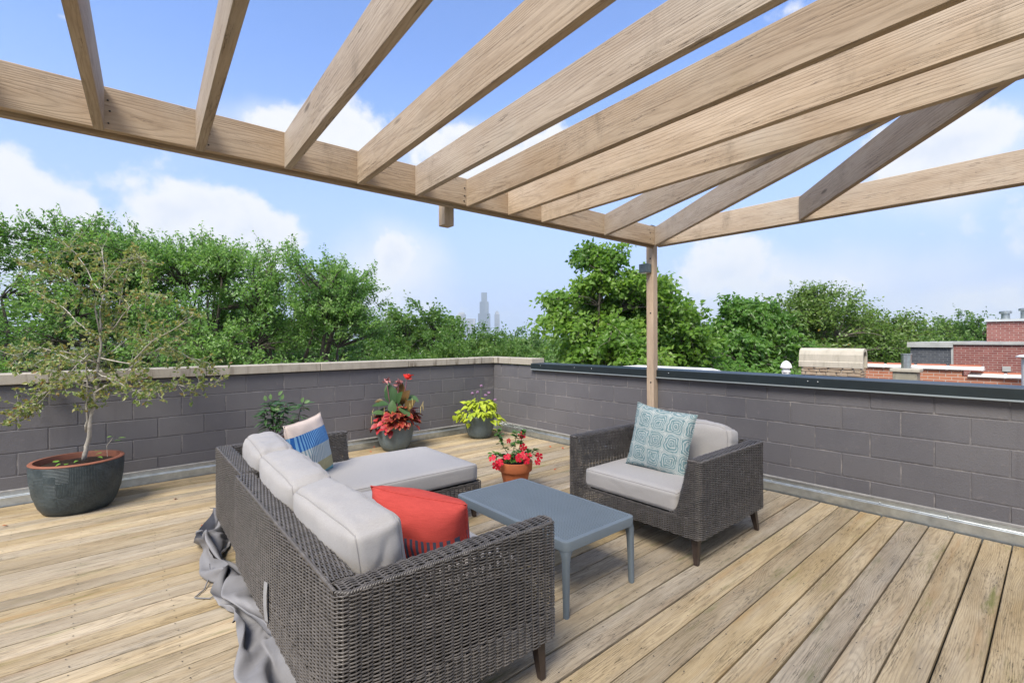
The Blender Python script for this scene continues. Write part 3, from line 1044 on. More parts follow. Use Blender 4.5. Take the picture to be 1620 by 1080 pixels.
def cushion(name, sx, sy, sz, parent, mat, loc, rot=(0, 0, 0), bulge=0.02, rad=0.03, wr=0.006, seed=0, n=26, sag=0.0, seam=True, corner=0.0):
    """box cushion, centre at its own origin, sizes in metres"""
    verts = {}
    V = []
    F = []
    h = Vector((sx / 2, sy / 2, sz / 2))

    def vid(key):
        if key not in verts:
            p = Vector([2 * key[i] / n - 1 for i in range(3)])
            q = Vector((p.x * h.x, p.y * h.y, p.z * h.z))
            inner = Vector([max(-(h[i] - rad), min(h[i] - rad, q[i])) for i in range(3)])
            d = q - inner
            if d.length > 1e-9:
                nrm = d.normalized()
                q = inner + nrm * min(rad, d.length)
            # fullness of the filling
            fx, fy, fz = (1 - p.x ** 2), (1 - p.y ** 2), (1 - p.z ** 2)
            axes = sorted(range(3), key=lambda i: h[i])
            thin = axes[0]
            oth = [i for i in range(3) if i != thin]
            f = (1 - p[oth[0]] ** 4) * (1 - p[oth[1]] ** 4)
            q[thin] += p[thin] * bulge * f
            for i in oth:
                j = [k for k in range(3) if k != i][0]
                q[i] += p[i] * bulge * 0.35 * (1 - p[thin] ** 2) * (1 - p[[k for k in oth if k != i][0]] ** 4)
            if corner:
                cc = abs(p[oth[0]]) ** 6 * abs(p[oth[1]]) ** 6
                q[oth[0]] -= p[oth[0]] * corner * cc
                q[oth[1]] -= p[oth[1]] * corner * cc
            s3 = Vector((seed * 3.1, seed * 1.7, seed * 5.3))
            w = mnoise.noise(q * 7.0 + s3) * 0.6 + mnoise.noise(Vector((q.x * 14, q.y * 14, q.z * 5)) + s3) * 0.45
            rid = 1 - abs(mnoise.noise(Vector((q.x * 9, q.y * 4, q.z * 9)) + s3 * 2)) * 2
            w += max(0, rid) * 0.35
            cre = 1 - min(1, abs(mnoise.noise(Vector((q.x * 5 + q.z * 6, q.y * 11, q.z * 6 - q.x * 4)) + s3 * 3)) * 4)
            w -= cre * 0.8 * (0.25 + 0.75 * max(abs(p[oth[0]]), abs(p[oth[1]])) ** 3)
            q += (q.normalized()) * wr * w
            q.z -= sag * (1 - p.x ** 2) * (1 - p.y ** 2) if p.z > 0 else 0
            verts[key] = len(V)
            V.append(q[:])
        return verts[key]

    for ax in range(3):
        o1, o2 = [i for i in range(3) if i != ax]
        for side in (0, n):
            for i in range(n):
                for j in range(n):
                    ks = []
                    for (a, c) in ((i, j), (i + 1, j), (i + 1, j + 1), (i, j + 1)):
                        k = [0, 0, 0]
                        k[ax] = side
                        k[o1] = a
                        k[o2] = c
                        ks.append(vid(tuple(k)))
                    flip = (side == 0) ^ (ax == 1)
                    F.append(ks[::-1] if flip else ks)
    me = np_mesh(name, V, F, mat, True)
    o = link(name, me, parent, None, loc, rot)
    if seam:
        # welt along the two rims of the broad faces
        axes = sorted(range(3), key=lambda i: h[i])
        thin = axes[0]
        oth = [i for i in range(3) if i != thin]
        b = MB()
        for side in (0, n):
            path = []
            for i in range(n):
                path.append((i, 0))
            for j in range(n):
                path.append((n, j))
            for i in range(n, 0, -1):
                path.append((i, n))
            for j in range(n, 0, -1):
                path.append((0, j))
            pts = []
            for (a, c) in path:
                k = [0, 0, 0]
                k[thin] = side
                k[oth[0]] = a
                k[oth[1]] = c
                p = Vector(V[verts[tuple(k)]])
                pts.append(p + p.normalized() * 0.0006)
            pts.append(pts[0])
            b.tube(pts, 0.0030, 5)
        b.obj('piping', M['piping'], o, True)
    return o


# ---- sectional sofa ---------------------------------------------------------
ZB, ZA, ZT = 0.170, 0.30, 0.668
PITCH = 0.0061
zs_low = np.arange(ZB + 0.006, ZA, PITCH)
zs_high = np.arange(zs_low[-1] + PITCH, ZT, PITCH)


def flare(z):
    """inner face of an arm leans out toward the seat"""
    t = (ZT - z) / (ZT - ZA)
    return 0.088 + 0.085 * max(0.0, min(1.0, t)) + 0.05 * max(0.0, (t - 0.82) / 0.18) ** 2


sofa = empty('sectional_sofa', (0.536, 1.440, 0), R(-1.2))
tag(sofa, 'grey woven rattan sectional sofa with chaise and light grey cushions', 'sofa')
# module with the near arm; own axes: x = seat depth, y = along the back
SL, SD = 1.672, 0.935


def base1(z):
    return round_poly([(0, 0), (SD, 0), (SD, SL), (0, SL)], 0.035)


def walls1(z):
    a = flare(z)
    return round_poly([(0, 0), (SD, 0), (SD, a), (0.095, a), (0.095, SL), (0, SL)], [0.035, 0.035, 0.03, 0.04, 0.02, 0.02])


w = Weave()
w.loop_rows(base1, zs_low, seed=1)
w.loop_rows(walls1, zs_high, seed=2, k=5)
w.stakes(base1, ZB, ZA)
w.stakes(walls1, ZA, ZT, levels=3)
w.top((0.02, 0.046), (SD - 0.012, 0.046), 0.084, ZT)
w.top((0.046, 0.09), (0.046, SL - 0.01), 0.084, ZT, seed=5)
w.braid([(0.004, 0.03, ZT), (0.03, 0.004, ZT), (SD - 0.03, 0.003, ZT), (SD - 0.003, 0.03, ZT), (SD - 0.003, 0.07, ZT)])
w.braid([(0.003, 0.03, ZT), (0.003, SL - 0.01, ZT)])
w.braid([(0.003, SL - 0.004, ZT), (0.09, SL - 0.004, ZT)])
w.obj('woven_frame', M['rattan'], sofa)
b = MB()
b.box(0.02, SD - 0.02, 0.02, SL - 0.02, 0.27, 0.295)
b.obj('seat_base', M['under'], sofa)

# chaise module
CX, CY0, CY1, CD, CA = 0.028, SL + 0.012, SL + 0.945, 1.735, 0.94


def base2(z):
    return round_poly([(CX, CY0), (CX + CD, CY0), (CX + CD, CY1), (CX, CY1)], 0.035)


def walls2(z):
    a = flare(z)
    return round_poly([(CX, CY0), (CX + 0.095, CY0), (CX + 0.095, CY1 - a), (CX + CA, CY1 - a), (CX + CA, CY1), (CX, CY1)], [0.02, 0.02, 0.04, 0.03, 0.035, 0.035])


w = Weave()
w.loop_rows(base2, zs_low, seed=3, k=4)
w.loop_rows(walls2, zs_high, seed=4, k=4)
w.stakes(base2, ZB, ZA)
w.stakes(walls2, ZA, ZT, levels=3)
w.top((CX + 0.046, CY0 + 0.01), (CX + 0.046, CY1 - 0.02), 0.084, ZT)
w.top((CX + 0.09, CY1 - 0.046), (CX + CA - 0.01, CY1 - 0.046), 0.084, ZT, seed=8)
w.braid([(CX + 0.003, CY0, ZT), (CX + 0.003, CY1 - 0.03, ZT), (CX + 0.03, CY1 - 0.003, ZT), (CX + CA - 0.03, CY1 - 0.003, ZT)])
w.braid([(CX + CA - 0.003, CY1 - 0.03, ZT), (CX + CA - 0.003, CY1 - 0.09, ZT)])
w.obj('woven_frame', M['rattan'], sofa)
b = MB()
b.box(CX + 0.02, CX + CD - 0.02, CY0 + 0.02, CY1 - 0.02, 0.27, 0.295)
b.obj('seat_base', M['under'], sofa)
for (x, y, lx, ly) in ((SD - 0.06, 0.06, 0.0, -0.03), (0.07, 0.07, -0.01, -0.01), (SD - 0.06, SL - 0.08, 0, 0), (CX + CD - 0.06, CY0 + 0.07, 0.02, -0.015),
                       (CX + CD - 0.06, CY1 - 0.07, 0.02, 0.02), (CX + 0.07, CY1 - 0.07, -0.01, 0.02), (0.07, SL - 0.1, -0.01, 0)):
    leg_obj(sofa, x, y, ZB + 0.03, (lx, ly))
# cushions
cushion('seat_cushion', 0.80, 1.44, 0.135, sofa, M['cushion'], (0.527, 0.925, 0.372), bulge=0.012, wr=0.003, seed=1, rad=0.028)
cushion('seat_cushion', 1.60, 0.885, 0.135, sofa, M['cushion'], (CX + 0.107 + 0.80, CY0 + 0.452, 0.374), bulge=0.010, wr=0.0025, seed=2, rad=0.028)
cushion('back_cushion', 0.19, 0.715, 0.40, sofa, M['cushion'], (0.232, 0.555, 0.585), (0, R(-8), R(2)), bulge=0.035, rad=0.035, wr=0.009, seed=3, corner=0.012)
cushion('back_cushion', 0.19, 0.745, 0.40, sofa, M['cushion'], (0.232, 1.300, 0.590), (0, R(-7), R(-1.5)), bulge=0.040, rad=0.035, wr=0.010, seed=4, corner=0.012)
cushion('back_cushion', 0.18, 0.60, 0.40, sofa, M['cushion'], (0.255, 1.985, 0.600), (R(1), R(-7), R(-3)), bulge=0.045, rad=0.035, wr=0.011, seed=5, corner=0.02)
# care tag on the back panel
b = MB()
b.rings([[(-0.012 - 0.006 * math.sin(t * 3), 0.845 - 0.012 * t, 0.385 - 0.17 * t), (-0.016 - 0.006 * math.sin(t * 3), 0.888 - 0.012 * t, 0.375 - 0.17 * t)] for t in (0, .3, .6, 1)], False, False, False)
b.obj('care_tag', M['tagcloth'], sofa)

# ---- lounge chair -----------------------------------------------------------
chair = empty('lounge_chair', (2.835, 1.482, 0), R(-0.6))
tag(chair, 'grey woven rattan lounge chair with light grey cushions', 'chair')
WD, WW = 0.955, 1.12     # depth along x (front at 0), width along y


def base3(z):
    return round_poly([(0, 0), (WD, 0), (WD, WW), (0, WW)], 0.03)


def walls3(z):
    a = flare(z)
    return round_poly([(0, 0), (WD, 0), (WD, WW), (0, WW), (0, WW - a), (WD - 0.095, WW - a), (WD - 0.095, a), (0, a)],
                      [0.03, 0.03, 0.03, 0.03, 0.025, 0.04, 0.04, 0.025])


w = Weave()
w.loop_rows(base3, zs_low, seed=6, k=4)
w.loop_rows(walls3, zs_high, seed=7, k=4)
w.stakes(base3, ZB, ZA)
w.stakes(walls3, ZA, ZT, levels=3)
w.top((0.012, 0.046), (WD - 0.02, 0.046), 0.084, ZT)
w.top((0.012, WW - 0.046), (WD - 0.02, WW - 0.046), 0.084, ZT, seed=9)
w.top((WD - 0.046, 0.09), (WD - 0.046, WW - 0.09), 0.084, ZT, seed=10)
w.braid([(0.003, 0.086, ZT), (0.003, 0.03, ZT), (0.03, 0.003, ZT), (WD - 0.03, 0.003, ZT), (WD - 0.003, 0.03, ZT), (WD - 0.003, WW - 0.03, ZT),
         (WD - 0.03, WW - 0.003, ZT), (0.03, WW - 0.003, ZT), (0.003, WW - 0.03, ZT), (0.003, WW - 0.086, ZT)])
w.obj('woven_frame', M['rattan'], chair)
b = MB()
b.box(0.02, WD - 0.02, 0.02, WW - 0.02, 0.27, 0.295)
b.obj('seat_base', M['under'], chair)
for (x, y, lx, ly) in ((0.06, 0.06, -0.03, -0.02), (WD - 0.075, 0.06, 0.025, -0.03), (0.06, WW - 0.06, -0.03, 0.02), (WD - 0.075, WW - 0.06, 0.025, 0.02)):
    leg_obj(chair, x, y, ZB + 0.03, (lx, ly))
cushion('seat_cushion', 0.84, 0.80, 0.14, chair, M['cushion'], (0.425, WW / 2, 0.372), bulge=0.014, wr=0.003, seed=11, rad=0.03)
cushion('back_cushion', 0.19, 0.82, 0.40, chair, M['cushion'], (0.755, WW / 2 - 0.01, 0.59), (0, R(9), 0), bulge=0.045, rad=0.035, wr=0.010, seed=12, corner=0.03)

# ---- coffee table -----------------------------------------------------------
table = empty('coffee_table', (2.105, 2.175, 0), R(-0.8))
tag(table, 'slate blue resin coffee table with finely perforated top', 'table')
TW, TL, TH = 0.60, 1.03, 0.40


def perforated(nx, ny, x0, x1, y0, y1, z, th):
    """one plate with square-ish round-cornered holes"""
    dx, dy = (x1 - x0) / nx, (y1 - y0) / ny
    V = []
    F = []
    hr = 0.40
    ang = [PI / 4 + PI / 2 * i for i in range(4)]
    for i in range(nx):
        for j in range(ny):
            cx, cy = x0 + (i + .5) * dx, y0 + (j + .5) * dy
            n = len(V)
            for a in ang:
                V.append((cx + dx * .5 * np.sign(math.cos(a)), cy + dy * .5 * np.sign(math.sin(a)), z))
            k = 8
            rr = min(dx, dy) * 0.34
            for q in range(k):
                a = PI / 4 + 2 * PI * q / k
                V.append((cx + rr * math.cos(a), cy + rr * math.sin(a), z))
            for q in range(k):
                a = PI / 4 + 2 * PI * q / k
                V.append((cx + rr * 0.9 * math.cos(a), cy + rr * 0.9 * math.sin(a), z - th))
            for s in range(4):
                a0, a1 = n + s, n + (s + 1) % 4
                h0, h1, h2 = n + 4 + 2 * s, n + 4 + 2 * s + 1, n + 4 + (2 * s + 2) % k
                F.append((a0, a1, h2, h1))
                F.append((a0, h1, h0, h0))
            for q in range(k):
                F.append((n + 4 + q, n + 4 + (q + 1) % k, n + 12 + (q + 1) % k, n + 12 + q))
    return V, F


V, F = perforated(42, 74, -TW / 2 + 0.028, TW / 2 - 0.028, -TL / 2 + 0.028, TL / 2 - 0.028, TH - 0.001, 0.014)
b = MB()
for f in F:
    f2 = []
    for q in f:
        if q not in f2:
            f2.append(q)
    b.f.append(tuple(f2))
b.v = V
b.m = [0] * len(b.f)
po = b.obj('top_panel', M['table'], table)
po['kind'] = 'stuff'
# rim frame
b = MB()
out_l = lambda i, r: round_poly([(-TW / 2 + i, -TL / 2 + i), (TW / 2 - i, -TL / 2 + i), (TW / 2 - i, TL / 2 - i), (-TW / 2 + i, TL / 2 - i)], r, 6)
b.rings([[(x, y, z) for x, y in out_l(i, r)] for i, r, z in ((0.031, 0.012, TH - 0.012), (0.0285, 0.014, TH - 0.0005), (0.008, 0.035, TH), (0.002, 0.04, TH - 0.003),
                                                             (0.0, 0.042, TH - 0.009), (0.001, 0.042, TH - 0.052), (0.004, 0.04, TH - 0.055), (0.012, 0.035, TH - 0.050), (0.014, 0.03, TH - 0.014))], True, False, False)
b.obj('rim', M['table'], table, True, 40)
for sx in (-1, 1):
    for sy in (-1, 1):
        b = MB()
        rings = []
        for z, wd, ex in ((0.0, 0.0145, 0.0), (0.01, 0.0150, 0.0), (0.20, 0.0175, 0.0), (0.285, 0.0190, 0.0), (0.312, 0.0195, 0.003), (0.328, 0.0200, 0.009), (0.339, 0.0205, 0.020), (0.3465, 0.0210, 0.042)):
            x0 = TW / 2 - 0.0045
            y0 = TL / 2 - 0.0045
            pts = [(x0 - 2 * wd - ex, y0 - 2 * wd - ex), (x0, y0 - 2 * wd - ex), (x0, y0), (x0 - 2 * wd - ex, y0)]
            pts = round_poly(pts, 0.012 if ex < 0.01 else 0.02, 3)
            pp = [(sx * px_, sy * py_, z) for px_, py_ in pts]
            if sx * sy < 0:
                pp = pp[::-1]
            rings.append(pp)
        b.rings(rings)
        b.obj('leg', M['table'], table, True, 50)

# ---- throw pillows ----------------------------------------------------------


def pillow(name, size, thick, mat, loc, rot, seed=0, n=30, pinch=0.07, aspect=1.0):
    V = []
    F = []
    idx = {}
    for side in (1, -1):
        for i in range(n + 1):
            for j in range(n + 1):
                x = 2 * i / n - 1
                y = 2 * j / n - 1
                edge = i in (0, n) or j in (0, n)
                if edge and side == -1:
                    idx[(side, i, j)] = idx[(1, i, j)]
                    continue
                px_ = x * (1 - pinch * (1 - y * y) * abs(x) ** 2)
                py_ = y * (1 - pinch * (1 - x * x) * abs(y) ** 2)
                f = max(0.0, (1 - x ** 2) * (1 - y ** 2)) ** 0.42
                z = side * thick / 2 * f
                q = Vector((px_ * size / 2, py_ * size * aspect / 2, z))
                s3 = Vector((seed * 2.7, seed * 4.1, side * 7.7))
                w_ = mnoise.noise(q * 8 + s3) * 0.010 + mnoise.noise(q * 20 + s3) * 0.004
                # gathers running into the corners
                ca = math.atan2(abs(y) - 1, abs(x) - 1)
                cd = math.hypot(abs(y) - 1, abs(x) - 1)
                w_ += 0.006 * math.sin(ca * 14 + seed) * max(0, 1 - cd / 0.6) * min(1, cd * 5)
                q.z += side * w_ * (f ** 0.5)
                if edge:
                    q.x += mnoise.noise(q * 9 + s3) * 0.006
                    q.y += mnoise.noise(q * 9 - s3) * 0.006
                idx[(side, i, j)] = len(V)
                V.append(q[:])
        for i in range(n):
            for j in range(n):
                q = [idx[(side, i, j)], idx[(side, i + 1, j)], idx[(side, i + 1, j + 1)], idx[(side, i, j + 1)]]
                F.append(q if side == 1 else q[::-1])
    me = np_mesh(name, V, F, mat, True)
    o = link(name, me, None, None, loc)
    o.matrix_world = Matrix.Translation(loc) @ rot.to_4x4()
    b = MB()
    path = [(i, 0) for i in range(n)] + [(n, j) for j in range(n)] + [(i, n) for i in range(n, 0, -1)] + [(0, j) for j in range(n, 0, -1)] + [(0, 0)]
    b.tube([V[idx[(1, i, j)]] for i, j in path], 0.0035, 5)
    s = b.obj('seam', mat, o, True)
    return o


def frame(xdir, ydir):
    x = Vector(xdir).normalized()
    y = Vector(ydir)
    y = (y - x * y.dot(x)).normalized()
    z = x.cross(y)
    return Matrix((x, y, z)).transposed()


def pillow_mat(name, fn):
    m, nt, bs = new_mat(name)
    tc = nd(nt, 'ShaderNodeTexCoord').outputs['Object']
    x, y, z = sepx(nt, tc)
    c = fn(nt, tc, x, y, z)
    wv = noi(nt, vm(nt, 'MULTIPLY', tc, (500.0, 500.0, 500.0)), 1.0, 2, 0.5)
    c = mix(nt, lin(nt, wv, 0.35, 0.65, 0.0, 0.25), c, (0.02, 0.02, 0.02), 'MULTIPLY')
    nt.links.new(c, bs.inputs['Base Color'])
    bs.inputs['Roughness'].default_value = 0.9
    bs.inputs['Specular IOR Level'].default_value = 0.12
    bp = nd(nt, 'ShaderNodeBump', {'Height': wv, 'Strength': 0.3, 'Distance': 0.001})
    nt.links.new(bp.outputs[0], bs.inputs['Normal'])
    return m


def coral_fn(nt, tc, x, y, z):
    st = mt(nt, 'GREATER_THAN', mt(nt, 'FRACT', mt(nt, 'MULTIPLY', x, 36.0)), 0.5)
    band = mt(nt, 'LESS_THAN', y, 0.035)
    top = mt(nt, 'GREATER_THAN', z, 0.0)
    base = mix(nt, lin(nt, noi(nt, vm(nt, 'MULTIPLY', tc, (20.0, 300.0, 20.0)), 1.0, 2), 0.3, 0.7), (0.58, 0.085, 0.068), (0.50, 0.068, 0.056))
    return mix(nt, mt(nt, 'MULTIPLY', st, band), base, (0.085, 0.10, 0.15))


def blue_fn(nt, tc, x, y, z):
    # stripes get narrower across the pillow
    sx = mt(nt, 'ADD', x, 0.26)
    ph = mt(nt, 'MULTIPLY', mt(nt, 'POWER', mt(nt, 'MAXIMUM', sx, 0.001), 1.35), 62.0)
    st = mt(nt, 'GREATER_THAN', mt(nt, 'FRACT', ph), 0.48)
    c = (0.72, 0.60, 0.52)
    blue = mix(nt, st, (0.028, 0.125, 0.40), (0.20, 0.42, 0.66))
    grey = mix(nt, st, (0.235, 0.335, 0.375), (0.58, 0.60, 0.58))
    tan = mix(nt, st, (0.36, 0.335, 0.185), (0.44, 0.40, 0.24))
    teal = mix(nt, st, (0.13, 0.32, 0.37), (0.20, 0.40, 0.45))
    c = mix(nt, mt(nt, 'LESS_THAN', y, 0.135), c, blue)
    c = mix(nt, mt(nt, 'LESS_THAN', y, 0.020), c, grey)
    c = mix(nt, mt(nt, 'LESS_THAN', y, -0.10), c, tan)
    c = mix(nt, mt(nt, 'LESS_THAN', y, -0.185), c, teal)
    return c


def teal_fn(nt, tc, x, y, z):
    """hand-drawn look: cells of nested rounded squares, white on teal"""
    wob = noi(nt, tc, 13.0, 2, 0.5)
    xx = mt(nt, 'ADD', x, mt(nt, 'MULTIPLY', mt(nt, 'SUBTRACT', wob, 0.5), 0.05))
    yy = mt(nt, 'ADD', y, mt(nt, 'MULTIPLY', mt(nt, 'SUBTRACT', noi(nt, vm(nt, 'ADD', tc, (5.0, 2.0, 1.0)), 13.0, 2, 0.5), 0.5), 0.05))
    cell = 0.125
    cx = mt(nt, 'SUBTRACT', mt(nt, 'FRACT', mt(nt, 'ADD', mt(nt, 'DIVIDE', xx, cell), 10.5)), 0.5)
    cy = mt(nt, 'SUBTRACT', mt(nt, 'FRACT', mt(nt, 'ADD', mt(nt, 'DIVIDE', yy, cell * 1.05), 10.5)), 0.5)
    p4 = mt(nt, 'ADD', mt(nt, 'POWER', mt(nt, 'ABSOLUTE', cx), 7.0), mt(nt, 'POWER', mt(nt, 'ABSOLUTE', cy), 7.0))
    rr = mt(nt, 'POWER', p4, 1 / 7.0)
    rings_ = mt(nt, 'ABSOLUTE', mt(nt, 'SUBTRACT', mt(nt, 'FRACT', mt(nt, 'MULTIPLY', rr, 9.0)), 0.5))
    line = smooth(nt, rings_, 0.26, 0.36)
    inside = mt(nt, 'LESS_THAN', rr, 0.485)
    brush = noi(nt, vm(nt, 'MULTIPLY', tc, (40.0, 40.0, 40.0)), 1.0, 3, 0.6)
    line = mt(nt, 'MULTIPLY', line, smooth(nt, brush, 0.28, 0.45))
    white = mt(nt, 'MAXIMUM', line, mt(nt, 'SUBTRACT', 1.0, inside))
    teal = mix(nt, lin(nt, brush, 0.3, 0.7), (0.15, 0.255, 0.275), (0.215, 0.325, 0.345))
    return mix(nt, white, teal, (0.50, 0.54, 0.52))


tag(pillow('throw_pillow', 0.50, 0.27, pillow_mat('coral_stripe_cloth', coral_fn), Vector((1.135, 1.975, 0.572)),
           frame((0.50, -0.86, -0.06), (-0.25, -0.20, 0.93)), 1, aspect=0.70), 'coral red throw pillow with navy stripes along one edge', 'pillow', 'throw pillows')
tag(pillow('throw_pillow', 0.46, 0.15, pillow_mat('blue_band_cloth', blue_fn), Vector((1.155, 3.64, 0.645)),
           frame((0.76, 0.645, 0.06), (-0.15, 0.14, 0.95)), 2), 'cream throw pillow with bands of blue, grey and olive stripes', 'pillow', 'throw pillows')
tag(pillow('throw_pillow', 0.50, 0.16, pillow_mat('teal_print_cloth', teal_fn), Vector((3.235, 2.01, 0.672)),
           frame((0.06, -0.99, -0.10), (0.20, -0.06, 0.96)), 3), 'teal throw pillow printed with white nested squares', 'pillow', 'throw pillows')

# ------------------------------------------------------------------ pots and plants


def pot_mat(name, base, line, rough=0.45):
    m, nt, bs = new_mat(name)
    tc = nd(nt, 'ShaderNodeTexCoord').outputs['Object']
    x, y, z = sepx(nt, tc)
    a = mt(nt, 'MULTIPLY', mt(nt, 'ARCTAN2', y, x), 3.5)
    zz = mt(nt, 'MULTIPLY', z, 17.0)
    cell = comb(nt, mt(nt, 'FLOOR', a), mt(nt, 'FLOOR', zz), 0.0)
    rn = nd(nt, 'ShaderNodeTexWhiteNoise', {'Vector': cell}, noise_dimensions='3D').outputs[0]
    sel = mt(nt, 'GREATER_THAN', rn, 0.45)
    la = mt(nt, 'ABSOLUTE', mt(nt, 'SUBTRACT', mt(nt, 'FRACT', mt(nt, 'MULTIPLY', a, 9.0)), 0.5))
    lz = mt(nt, 'ABSOLUTE', mt(nt, 'SUBTRACT', mt(nt, 'FRACT', mt(nt, 'MULTIPLY', zz, 5.0)), 0.5))
    ln = mt(nt, 'ADD', mt(nt, 'MULTIPLY', la, sel), mt(nt, 'MULTIPLY', lz, mt(nt, 'SUBTRACT', 1.0, sel)))
    ridge = smooth(nt, ln, 0.28, 0.46)
    n1 = noi(nt, tc, 7.0, 4, 0.6)
    worn = noi(nt, tc, 45.0, 4, 0.6)
    c = mix(nt, mt(nt, 'MULTIPLY', ridge, smooth(nt, worn, 0.3, 0.6)), base, line)
    c = mix(nt, smooth(nt, n1, 0.45, 0.75, 0.0, 0.5), c, line)
    nt.links.new(c, bs.inputs['Base Color'])
    bs.inputs['Roughness'].default_value = rough
    bp = nd(nt, 'ShaderNodeBump', {'Height': ridge, 'Strength': 0.6, 'Distance': 0.003})
    nt.links.new(bp.outputs[0], bs.inputs['Normal'])
    return m


def build_pot(parent, prof, inner_r, rim_z, soil_z, mat, rim_mat=None, k=40, rim_w=0.02):
    b = MB()
    b.lathe(prof, k, cap0=True)
    p = b.obj('pot', mat, parent, True, 50)
    r_o = prof[-1][0]
    b = MB()
    b.lathe([(r_o, rim_z - 0.006), (r_o + 0.004, rim_z), (r_o - 0.004, rim_z + 0.008), (r_o - rim_w, rim_z + 0.008), (r_o - rim_w - 0.004, rim_z - 0.004), (inner_r, soil_z - 0.02)], k, cap0=False)
    b.obj('rim', rim_mat or mat, p, True, 60)
    b = MB()
    rr = random.Random(int(rim_z * 1000))
    rings_ = []
    for i, f in enumerate((1.0, 0.75, 0.5, 0.25, 0.02)):
        rings_.append([(inner_r * 0.995 * f * math.cos(2 * PI * j / 20), inner_r * 0.995 * f * math.sin(2 * PI * j / 20), soil_z + (rr.uniform(-.008, .012) if f < 1 else 0)) for j in range(20)])
    b.rings(rings_, True, False, True)
    b.obj('soil', M['soil'], parent, True)
    return p


def blade(name, prof, mat, fold=0.15, curl=0.25, wave=0.0):
    """unit leaf along +x, face up +z; prof = (x, half width)"""
    b = MB()
    rows = []
    for i, (x, hw) in enumerate(prof):
        z = -curl * x * x
        wv = wave * math.sin(i * 2.1)
        rows.append([(x, -hw, z + fold * hw + wv), (x, -hw * 0.5, z + fold * hw * 0.45), (x, 0, z), (x, hw * 0.5, z + fold * hw * 0.45), (x, hw, z + fold * hw - wv)])
    b.rings(rows, False, False, False)
    return b.mesh(name, [mat], True)


def put_leaf(name, me, parent, pos, d, up, scale, roll=0.0):
    d = Vector(d).normalized()
    up = Vector(up)
    z = (up - d * up.dot(d))
    if z.length < 1e-4:
        z = Vector((0.3, 0.5, 0.1))
        z = z - d * z.dot(d)
    z.normalize()
    y = z.cross(d)
    mat = Matrix((d, y, z)).transposed() @ Matrix.Rotation(roll, 3, 'X')
    o = bpy.data.objects.new(name, me)
    COL.objects.link(o)
    o.parent = parent
    m4 = mat.to_4x4()
    m4.translation = Vector(pos)
    sc = scale if hasattr(scale, '__len__') else (scale,) * 3
    o.matrix_local = m4 @ Matrix.Diagonal((*sc, 1))
    return o


OVAL = [(0.0, 0.02), (0.12, 0.15), (0.3, 0.27), (0.5, 0.31), (0.7, 0.25), (0.88, 0.12), (1.0, 0.0)]
LANCE = [(0.0, 0.015), (0.2, 0.085), (0.45, 0.12), (0.7, 0.085), (0.88, 0.04), (1.0, 0.0)]
HEART = [(0.0, 0.10), (0.06, 0.30), (0.2, 0.40), (0.45, 0.34), (0.7, 0.19), (0.9, 0.06), (1.0, 0.0)]
COLE = [(0.0, 0.03), (0.12, 0.22), (0.3, 0.33), (0.5, 0.36), (0.72, 0.28), (0.9, 0.13), (1.0, 0.0)]
rg = random.Random(5)


def rdir(r, zmin=-1, zmax=1):
    a = r.uniform(0, 2 * PI)
    z = r.uniform(zmin, zmax)
    q = math.sqrt(max(0, 1 - z * z))
    return Vector((q * math.cos(a), q * math.sin(a), z))


# --- leaves in one mesh (crowns)


def leaves_np(P, D, N, L, W, shape='quad'):
    S = np.cross(D, N)
    n = len(P)
    L = L[:, None]
    W = W[:, None]
    if shape == 'quad':
        V = np.stack([P, P + D * L * .45 + S * W * .5 + N * W * .16, P + D * L - N * L * .10, P + D * L * .45 - S * W * .5 + N * W * .16], 1)
        F = np.array([[0, 1, 2], [0, 2, 3]])
    else:
        V = np.stack([P, P + D * L * .22 + S * W * .48 + N * W * .10, P + D * L * .62 + S * W * .34 + N * W * .02, P + D * L - N * L * .18,
                      P + D * L * .62 - S * W * .34 + N * W * .02, P + D * L * .22 - S * W * .48 + N * W * .10], 1)
        F = np.array([[0, 1, 2], [0, 2, 3], [0, 3, 4], [0, 4, 5]])
    k = V.shape[1]
    faces = (F[None] + (np.arange(n) * k)[:, None, None]).reshape(-1, 3)
    return V.reshape(-1, 3), faces, len(F)


def unit(A):
    return A / np.maximum(np.linalg.norm(A, axis=-1, keepdims=True), 1e-9)


